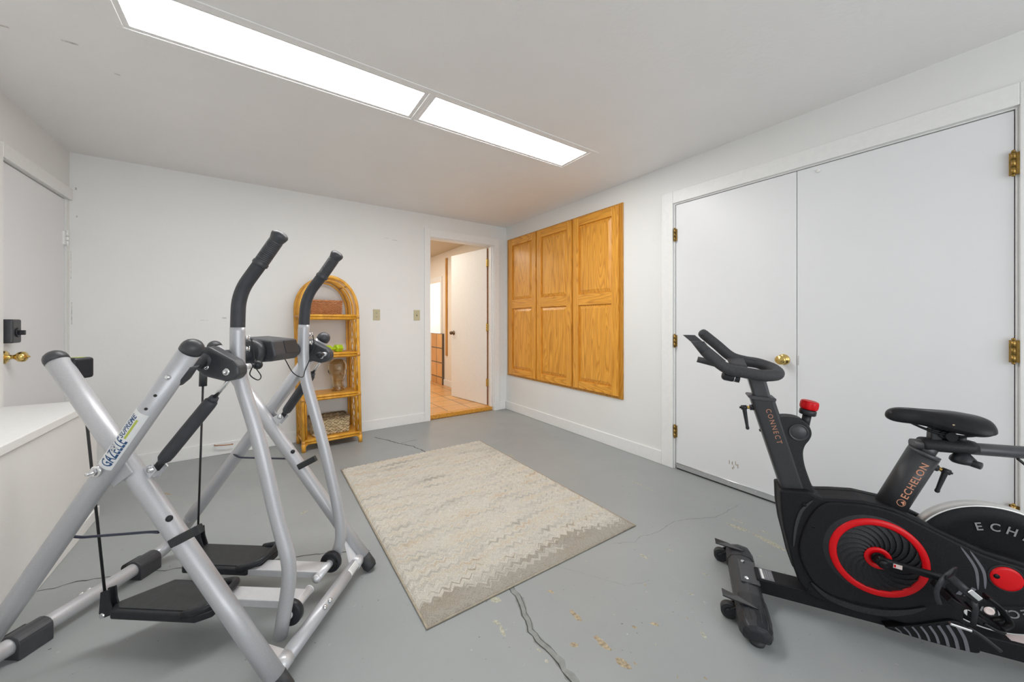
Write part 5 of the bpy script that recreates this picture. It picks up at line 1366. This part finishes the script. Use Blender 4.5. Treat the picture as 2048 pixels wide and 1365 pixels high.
def pedal(parent, c, tilt, side):
    """platform pedal in a toe cage with webbing straps; tilt turns it about the axle"""
    ct, st_ = cos(tilt), sin(tilt)
    def Q(x, y, z): return Vector((c.x + x * ct + z * st_, c.y + y, c.z - x * st_ + z * ct))
    mb = MB(B); mb.cyl(Q(0, -side * 0.062, 0.0), Q(0, side * 0.050, 0), 0.0085, n=14); ax = mb.build('pedal_axle', M['chrome'], parent)
    mb = MB(B)
    for x in (-0.042, 0.042): mb.obox(Q(x, 0, 0), Q(1, 0, 0) - c, Q(0, 0, 1) - c, 0.008, 0.092, 0.018)
    for y in (-0.042, 0.042): mb.obox(Q(0, y, 0), Q(1, 0, 0) - c, Q(0, 0, 1) - c, 0.088, 0.008, 0.018)
    mb.obox(Q(0, 0, 0), Q(1, 0, 0) - c, Q(0, 0, 1) - c, 0.030, 0.088, 0.020); bd = mb.build('pedal_body', M['gloss'], ax, bevel=0.002)
    K = 0.78
    mb = MB(B); mb.tube(spline([Q(0.040, -0.044, 0.0), Q(0.085 * K, -0.046, 0.004), Q(0.118 * K, -0.030, 0.010), Q(0.122 * K, 0.0, 0.014), Q(0.118 * K, 0.030, 0.010), Q(0.085 * K, 0.046, 0.004), Q(0.040, 0.044, 0.0)], 6), 0.0044, n=10); cg = mb.build('toe_cage', M['gloss'], bd)
    for q in (-0.018, 0.018):
        mb = MB(B); mb.tube(spline([Q(0.118 * K, q, 0.012), Q(0.098, q * .7, 0.038), Q(0.066, q * .4, 0.058), Q(0.030, q * .2, 0.062)], 6), 0.0055, n=10, asp=1.9); mb.build('toe_cage_bar', M['gloss'], bd)
    def V3(l, w, z): return Vector((c.x + l, c.y + side * -w, c.z + z))
    mb = MB(B); mb.tube(spline([V3(-0.062, -0.050, 0.006), V3(-0.070, -0.054, 0.045), V3(-0.052, -0.046, 0.085), V3(-0.022, -0.020, 0.102), V3(0.004, 0.020, 0.092), V3(0.006, 0.050, 0.045), V3(-0.020, 0.052, 0.0)], 6), 0.0021, n=8, asp=3.4, up=(0, 1, 0)); mb.build('webbing_strap', M['blk'], bd)
    mb = MB(B); mb.tube([V3(-0.040, -0.050, 0.098), V3(-0.010, -0.056, 0.070), V3(0.016, -0.058, 0.046)], 0.0050, n=8, asp=2.4, up=(0, 1, 0)); mb.build('strap_end', M['blk'], bd)
    mb = MB(B); mb.tube([V3(0.006, -0.058, 0.058), V3(0.010, -0.060, 0.020), V3(0.006, -0.056, -0.030)], 0.0021, n=8, asp=3.4, up=(0, 1, 0)); mb.build('webbing_strap', M['blk'], bd)
    mb = MB(B); mb.tube(spline([V3(-0.004, -0.056, -0.040), V3(0.022, -0.060, -0.052), V3(0.060, -0.062, -0.082)], 5), 0.0021, n=8, asp=2.4, up=(0, 1, 0)); mb.build('strap_tail', M['blk'], bd)
    mb = MB(B); mb.obox(V3(0.006, -0.064, 0.066), (0.75, 0, -0.66), (0, 1, 0), 0.030, 0.014, 0.005); mb.build('buckle', M['alu'], bd, bevel=0.0015)
    mb = MB(B); mb.obox(V3(-0.022, -0.060, -0.040), (1, 0, -0.12), (0, 0, 1), 0.046, 0.010, 0.007); mb.build('strap_clip', M['alu'], bd, bevel=0.0015)
    mb = MB(B); mb.lathe([(0, 0), (0.0105, 0), (0.0115, 0.002), (0.009, 0.004), (0.007, 0.003), (0, 0.003)], V3(0.034, -0.064, 0.030), (0, side, 0), 20); mb.build('strap_button', M['palepink'], bd)
pedal(cr, pd, radians(33), -1)
# far crank and pedal on the opposite stroke
mb = MB(B); mb.tube([RC + Vector((0, 0.06, 0)), RC + Vector((0, 0.115, 0)), RC + Vector((-0.155, 0.120, -0.020))], [0.018, 0.015, 0.012], n=14); cf = mb.build('crank_arm', M['gloss'], bk)
pedal(cf, Vector((0.236, 0.182, 0.262)), radians(-6), 1)

# rear hub cover in red
mb = MB(B); cc = Vector((0.702, 0, 0.317)); mb.lathe([(0, 0.0055), (0.030, 0.005), (0.0365, 0.003), (0.0375, 0.0), (0.0375, -0.004)], cc + Vector((0, -0.0735, 0)), (0, -1, 0), 48); rc = mb.build('hub_cover', M['red'], pan)
mb = MB(B); mb.lathe([(0.0375, 0), (0.0375, 0.002), (0.0415, 0.0015), (0.0430, -0.002), (0.0375, -0.002)], cc + Vector((0, -0.0728, 0)), (0, -1, 0), 48); mb.build('cover_bezel', M['matte2'], pan)
mb = MB(B); mb.lathe([(0, 0), (0.0075, 0), (0.0075, 0.0006), (0, 0.0006)], cc + Vector((-0.024, -0.0786, 0.004)), (0, -1, 0), 16); mb.build('cover_hole', M['gloss'], rc)
# ribbed rear cover over the beam
RBC = smooth_poly([(0.415, 0.056), (0.440, 0.070), (0.500, 0.098), (0.550, 0.126), (0.580, 0.140), (0.606, 0.136), (0.626, 0.112), (0.638, 0.080), (0.642, 0.056), (0.600, 0.050), (0.500, 0.050)], 4)
mb = prism_w(RBC, -0.074, -0.040); rcv = mb.build('ribbed_cover', M['gloss'], bk, bevel=0.004)
for k in range(8):
    l = 0.438 + k * 0.0215; h = 0.012 + 0.0092 * k
    mb = MB(B); arc_band(mb, [(l, 0, 0.056 + h), (l + 0.012 + k * .001, 0, 0.054 + h * .5), (l + 0.018 + k * .0012, 0, 0.053)], 0.0036 + 0.0009 * k, -0.0765, 0.004, taper=False); mb.build('rib', M['greydecal'], rcv)

# front post, handlebar post
def slant(l0, l1, z0, z1, hw0, hw1, ww, mat, name, parent, bevel=0.012):
    mb = MB(B)
    P = [(l0 - hw0, z0), (l0 + hw0, z0), (l1 + hw1, z1), (l1 - hw1, z1)]
    mb.prism([(l, -ww, z) for l, z in P], (0, 2 * ww, 0)); return mb.build(name, mat, parent, bevel=bevel, seg=4)
fpost = slant(0.166, 0.056, 0.455, 0.832, 0.0395, 0.0415, 0.036, M['steelgrey'], 'front_post', bk)
mb = MB(B); mb.prism([(0.008, -0.040, 0.838), (0.006, -0.040, 0.830), (0.020, -0.040, 0.822), (0.100, -0.040, 0.818), (0.104, -0.040, 0.829), (0.100, -0.040, 0.833)], (0, 0.080, 0)); mb.build('post_collar', M['blk_s'], fpost, bevel=0.004)
hpost = slant(0.060, 0.036, 0.825, 0.920, 0.030, 0.031, 0.026, M['blk_s'], 'handlebar_post', bk, 0.010)
mb = MB(B); mb.prism([(0.0285, -0.008, 0.828), (0.0325, -0.008, 0.828), (0.0065, -0.008, 0.915), (0.0025, -0.008, 0.915)], (0, 0.016, 0)); mb.build('height_scale', M['alu'], hpost)
pdir = Vector((0.056 - 0.166, 0, 0.832 - 0.455)).normalized()
mb = MB(); put_text(mb, 'CONNECT', 0.0255, B(Vector((0.0665, -0.0366, 0.786)) ), Bd(-pdir.x, 0, -pdir.z), Bd(0, -1, 0), bold=-0.0001, spacing=1.35, length=0.140); mb.build('post_lettering', M['orange'], fpost, recalc=False)
mb = MB(B); mb.lathe([(0, 0), (0.006, 0), (0.005, 0.004), (0, 0.005)], (0.055, 0, 0.690), (-1, 0, -.3), 12); mb.build('screw_head', M['blk'], fpost)
# height pop-pin lever
def pop_lever(parent, a, d, drop, ln=0.095):
    d = d.normalized()
    mb = MB(B); mb.cyl(a, a + d * 0.016, 0.0115, n=16); pl = mb.build('pin_boss', M['blk'], parent)
    mb = MB(B)
    for k in range(3): mb.lathe([(0.0055, 0), (0.0072, 0.0015), (0.0055, 0.003)], a + d * (0.016 + k * 0.0034), d, 14)
    mb.build('pin_spring', M['brass'], pl)
    mb = MB(B); c = a + d * 0.036; mb.cyl(a + d * 0.027, a + d * 0.047, 0.0095, n=14); mb.cyl(a + d * 0.047, a + d * 0.053, 0.004, n=10)
    mb.tube([c, c + drop * (ln * .3), c + drop * (ln * .9), c + drop * ln], [0.0085, 0.0075, 0.0058, 0.0070], n=12, roundcap=3); mb.build('pin_lever', M['blk'], pl)
pop_lever(fpost, Vector((0.032, -0.012, 0.785)), Vector((-1, 0, -0.10)), Vector((0.14, 0, -0.99)), 0.086)
# resistance pod and its red knob
POD = smooth_poly([(0.095, 0.740), (0.120, 0.758), (0.160, 0.762), (0.190, 0.754), (0.210, 0.732), (0.217, 0.705), (0.210, 0.680), (0.196, 0.655), (0.190, 0.623), (0.196, 0.575), (0.212, 0.520), (0.224, 0.478), (0.180, 0.476), (0.150, 0.560), (0.122, 0.650)], 4)
mb = prism_w(POD, -0.034, 0.034); pod = mb.build('resistance_pod', M['matte2'], bk, bevel=0.006, seg=3)
mb = MB(B); mb.lathe([(0, 0.002), (0.024, 0.002), (0.0255, 0.0), (0.0275, 0.0), (0.029, 0.004), (0.032, 0.003), (0.0325, -0.003)], (0.175, -0.035, 0.706), (0, -1, 0), 40); mb.build('pod_cap', M['blk_s'], pod)
kd = Vector((0.17, 0, 0.985)).normalized(); k0 = Vector((0.204, 0, 0.738))
mb = MB(B); mb.cyl(k0 - kd * 0.02, k0 + kd * 0.038, 0.0145, n=20); st2 = mb.build('knob_stem', M['blk'], pod)
mb = MB(B); mb.lathe([(0, 0), (0.025, 0), (0.0275, 0.003), (0.0275, 0.018), (0.025, 0.021), (0, 0.021)], k0 + kd * 0.034, kd, 32); mb.build('knob_collar', M['blk'], st2)
mb = MB(B); kc = k0 + kd * 0.056
_, s_, u_ = frame_from(kd)
rows = [(0.022, 0.0), (0.0275, 0.002), (0.0300, 0.010), (0.0300, 0.024), (0.0280, 0.032), (0.0230, 0.0345), (0.020, 0.0330), (0.0, 0.0325)]
n_ = 48; vs_ = []
for r, h_ in rows:
    for k in range(n_):
        a = 2 * pi * k / n_; q = r - (0.0032 * max(0, cos(8 * a)) if 0.005 < h_ < 0.030 else 0)
        vs_.append(kc + kd * h_ + s_ * (q * cos(a)) + u_ * (q * sin(a)))
mb._add(vs_, [(i * n_ + k, i * n_ + (k + 1) % n_, (i + 1) * n_ + (k + 1) % n_, (i + 1) * n_ + k) for i in range(len(rows) - 1) for k in range(n_)] + [tuple(range(n_)), tuple(range((len(rows) - 1) * n_, len(rows) * n_))], 0, True)
mb.build('resistance_knob', M['red'], st2)

# handlebar: a loop with two long horns and a middle horn
mb = MB(B); hb_ = 0.072
loop = [(-0.152, -hb_, 1.016), (-0.116, -hb_, 0.980), (-0.066, -hb_, 0.944), (-0.010, -hb_, 0.934), (0.050, -hb_ * .98, 0.926), (0.092, -hb_ * .72, 0.927), (0.110, -hb_ * .3, 0.931), (0.112, hb_ * .25, 0.936), (0.098, hb_ * .72, 0.946), (0.055, hb_, 0.960), (0.005, hb_, 0.968), (-0.045, hb_, 0.986), (-0.097, hb_, 1.034), (-0.150, hb_, 1.082)]
sp_ = spline(loop, 7)
mb.tube(sp_, [0.0215 + 0.0015 * sin(pi * i / (len(sp_) - 1)) for i in range(len(sp_))], n=22)
mb.lathe([(0.0215, -0.003), (0.0205, 0.008), (0.0165, 0.016), (0.008, 0.021), (0, 0.022)], sp_[-1], sp_[-1] - sp_[-2], 22)
hbar = mb.build('handlebar', M['grip'], bk)
def horn(a, b, r):
    """flat-topped horn end: a tube sliced level at its tip"""
    d = (a - b).normalized(); _, s, u = frame_from(d, (0, 1, 0)); n = 22; vs_ = []
    for i, p in enumerate((b, a)):
        for k in range(n):
            q = p + s * (r * cos(2 * pi * k / n)) + u * (r * sin(2 * pi * k / n))
            if i: q = q + d * ((a.z - q.z) / d.z)       # slide along the bar until level
            vs_.append(q)
    mb._add(vs_, [(k, (k + 1) % n, n + (k + 1) % n, n + k) for k in range(n)] + [tuple(range(n)), tuple(range(n, 2 * n))], 0, True)
mb = MB(B); horn(Vector((-0.180, -hb_, 1.056)), Vector((-0.150, -hb_, 1.014)), 0.0213); mb.build('horn_tip', M['grip'], hbar)
mb = MB(B); horn(Vector((-0.212, 0.0, 1.080)), Vector((-0.080, 0.0, 0.960)), 0.0165); mb.build('middle_horn', M['grip'], hbar)
mb = MB(B)
mb.prism([(-0.060, -0.055, 0.955), (-0.060, 0.060, 0.968), (0.004, 0.056, 0.970), (0.004, -0.052, 0.945)], (0, 0, 0.014)); mb.build('bar_bridge', M['grip'], hbar, bevel=0.006)
mb = MB(B); mb.prism([(-0.012, 0.052, 0.978), (0.052, 0.052, 0.966), (0.055, 0.098, 0.968), (-0.012, 0.098, 0.982)], (0, 0, 0.012)); mb.build('tablet_rest', M['grip'], hbar, bevel=0.005)
mb = MB(B); a = Vector((-0.178, -0.030, 0.976)); b = Vector((-0.040, -0.030, 0.946)); mb.tube([a, b], [0.0125, 0.0165], n=18); tb = mb.build('tablet_post', M['grip'], hbar)
mb = MB(B); mb.lathe([(0.0095, 0.0), (0.0125, 0.0), (0.0125, 0.002), (0.0095, 0.002), (0.0095, 0.0)], a, a - b, 18); mb.build('post_rim', M['alu'], tb)
mb = MB(B); a = Vector((-0.088, -0.040, 0.915)); d_ = Vector((0.97, 0, -0.18)).normalized()
mb.tube([a, a + d_ * 0.004, a + d_ * 0.012, a + d_ * 0.040, a + d_ * 0.046], [0.008, 0.015, 0.019, 0.0185, 0.016], n=20); mb.tube([a + d_ * 0.046, a + d_ * 0.066], 0.0165, n=20); ck = mb.build('clamp_knob', M['blk'], hbar)
mb = MB(B); mb.tube([a + d_ * 0.0455, a + d_ * 0.0485], 0.0178, n=20); mb.build('knob_band', M['alu'], ck)
mb = MB(B); mb.prism([(-0.010, -0.030, 0.905), (0.078, -0.030, 0.895), (0.082, -0.030, 0.918), (-0.012, -0.030, 0.930)], (0, 0.060, 0)); mb.build('bar_clamp', M['blk_s'], hbar, bevel=0.005)

# seat tube, slider, saddle
sdir = Vector((0.545 - 0.448, 0, 0.672 - 0.455)).normalized()
s0 = Vector((0.448, 0, 0.452)); s1 = Vector((0.5410, 0, 0.668)); sdir = (s1 - s0).normalized()
mb = MB(B); mb.tube([s0, s1], 0.0425, n=40, up=(0, 1, 0)); stb = mb.build('seat_tube', M['steelgrey'], bk)
mb = MB(B); mb.tube([s1 - sdir * 0.004, s1 + sdir * 0.009], 0.0440, n=36, up=(0, 1, 0), asp=0.95); mb.build('tube_collar', M['blk_s'], stb)
mb = MB(); tn = Bd(-0.40, -1, 0.08); p_ = B(s0 + sdir * 0.035)
put_text(mb, 'ECHELON', 0.029, B(s0 + sdir * 0.066), Bd(*sdir), tn, bold=0.0004, spacing=1.15, wrap=0.0434, length=0.142, ang=-0.58); 
d_ = Bd(*sdir); n_0 = (tn - d_ * tn.dot(d_)).normalized(); u_0 = n_0.cross(d_)
def on_tube(x, y): a = y / 0.0434 - 0.38; return B(s0 + sdir * 0.048) + d_ * x + n_0 * (0.0434 * cos(a)) + u_0 * (0.0434 * sin(a))
ring = []
for k in range(32):
    a = 2 * pi * k / 32; ring += [on_tube(0.0125 * cos(a), 0.0125 * sin(a)), on_tube(0.0105 * cos(a), 0.0105 * sin(a))]
mb._add(ring, [(2 * k, (2 * k + 2) % 64, (2 * k + 3) % 64, 2 * k + 1) for k in range(32)])
mb._add([on_tube(x, y) for x, y in ((0.002, 0.0035), (0.009, -0.0045), (0.001, -0.009), (-0.007, -0.0075), (-0.002, -0.004))], [(0, 1, 2, 3, 4)])
mb.build('tube_lettering', M['orange'], stb, recalc=False)
mb = MB(B); mb.tube([s1, s1 + sdir * 0.035], 0.030, n=28, up=(0, 1, 0), asp=0.9); mb.build('inner_post', M['blk_s'], stb)
pop_lever(stb, Vector((0.562, 0.0, 0.628)), Vector((0.93, -0.1, -0.30)), Vector((-0.28, 0, -0.96)), 0.076)
mb = MB(B); mb.tube([(0.512, 0, 0.698), (0.60, 0, 0.702), (0.90, 0, 0.714)], 0.0195, n=24, up=(0, 0, 1), asp=1.3); sld = mb.build('seat_slider', M['blk_s'], bk)
mb = MB(B); mb.tube([(0.534, 0, 0.704), (0.54, 0, 0.704), (0.652, 0, 0.709), (0.668, 0, 0.709)], [0.0215, 0.0235, 0.0235, 0.020], n=24, up=(0, 0, 1), asp=1.45); slv_ = mb.build('slider_sleeve', M['matte2'], sld)
mb = MB(B); mb.cyl((0.632, -0.005, 0.722), (0.634, -0.005, 0.746), 0.0125, n=18); mb.build('sleeve_peg', M['blk'], slv_)
mb = MB(B); mb.lathe([(0, 0), (0.014, 0.0), (0.022, 0.010), (0.030, 0.020), (0.032, 0.030), (0.027, 0.037), (0, 0.039)], (0.634, -0.012, 0.692), (0, 0, -1), 28); mb.lathe([(0, 0), (0.012, 0), (0.012, 0.03), (0, 0.031)], (0.640, -0.025, 0.664), (0.6, -0.7, -0.1), 14); mb.build('slider_knob', M['blk'], slv_)
mb = MB(B); mb.prism([(0.554, -0.016, 0.722), (0.584, -0.016, 0.724), (0.582, -0.016, 0.760), (0.556, -0.016, 0.764)], (0, 0.032, 0)); cl_ = mb.build('saddle_clamp', M['blk'], sld, bevel=0.004)
mb = MB(B); mb.cyl((0.600, -0.030, 0.744), (0.600, 0.030, 0.744), 0.0155, n=20); mb.cyl((0.585, -0.022, 0.746), (0.585, 0.022, 0.746), 0.012, n=16); mb.build('clamp_bolt', M['gloss'], cl_)
mb = MB(B)
SEC = [(0.44, 0.006, 0.8, 0.792), (0.4455, 0.018, 0.814, 0.782), (0.4601, 0.026, 0.824, 0.776), (0.4858, 0.03, 0.829, 0.774), (0.5132, 0.033, 0.829, 0.774), (0.5425, 0.042, 0.828, 0.77), (0.5727, 0.058, 0.828, 0.764), (0.6047, 0.076, 0.827, 0.76), (0.6367, 0.087, 0.825, 0.756), (0.6642, 0.088, 0.82, 0.758), (0.6852, 0.076, 0.8180000000000001, 0.768), (0.6962, 0.05, 0.808, 0.782), (0.6999, 0.01, 0.8, 0.789)]
n = 30
secs = []
for l, hw, zt, zb in SEC:
    for k in range(n):
        a = 2 * pi * k / n; ca, sa = cos(a), sin(a)
        y = hw * (abs(ca) ** 0.72) * (1 if ca > 0 else -1)
        side = abs(y) / max(hw, 1e-6)
        if sa >= 0:
            z = (zt + zb) / 2 + (zt - zb) / 2 * (sa ** 0.62) - 0.010 * (1 - min(1, (y / 0.012) ** 2)) * (1 if 0.50 < l < 0.70 else 0) * sa
            z -= 0.022 * side ** 3 * (hw / 0.088)
        else:
            z = (zt + zb) / 2 + (zb - (zt + zb) / 2) * (abs(sa) ** 0.8) - 0.006 * side * (hw / 0.088)
        secs.append((l, y, z))
m = len(SEC)
mb._add(secs, [(i * n + k, i * n + (k + 1) % n, (i + 1) * n + (k + 1) % n, (i + 1) * n + k) for i in range(m - 1) for k in range(n)] + [tuple(range(n)), tuple(range((m - 1) * n, m * n))], 0, True)
sad = mb.build('saddle', M['vinyl'], bk)
ss = sad.modifiers.new('subsurf', 'SUBSURF'); ss.levels = 1; ss.render_levels = 2
for s in (-1, 1):
    mb = MB(B); mb.tube(spline([(0.500, s * 0.012, 0.780), (0.535, s * 0.020, 0.762), (0.575, s * 0.022, 0.750), (0.640, s * 0.024, 0.750), (0.685, s * 0.030, 0.766)], 6), 0.0036, n=8); mb.build('saddle_rail', M['gloss'], sad)
for l, w_, z in ((0.590, -0.0680, 0.792), (0.600, -0.0715, 0.788)):
    mb = MB(B); mb.ball((l, w_ * 0.93, z), 0.0045, 8, asp=(1.2, 0.6, 0.8)); mb.build('scuffed_foam', M['chip'], sad)
mb = MB(B); mb.tube(spline([(0.760, -0.01, 0.690), (0.790, -0.02, 0.655), (0.82, -0.02, 0.62), (0.88, 0.0, 0.60)], 6), 0.004, n=8); mb.build('slider_cable', M['cable'], sld)
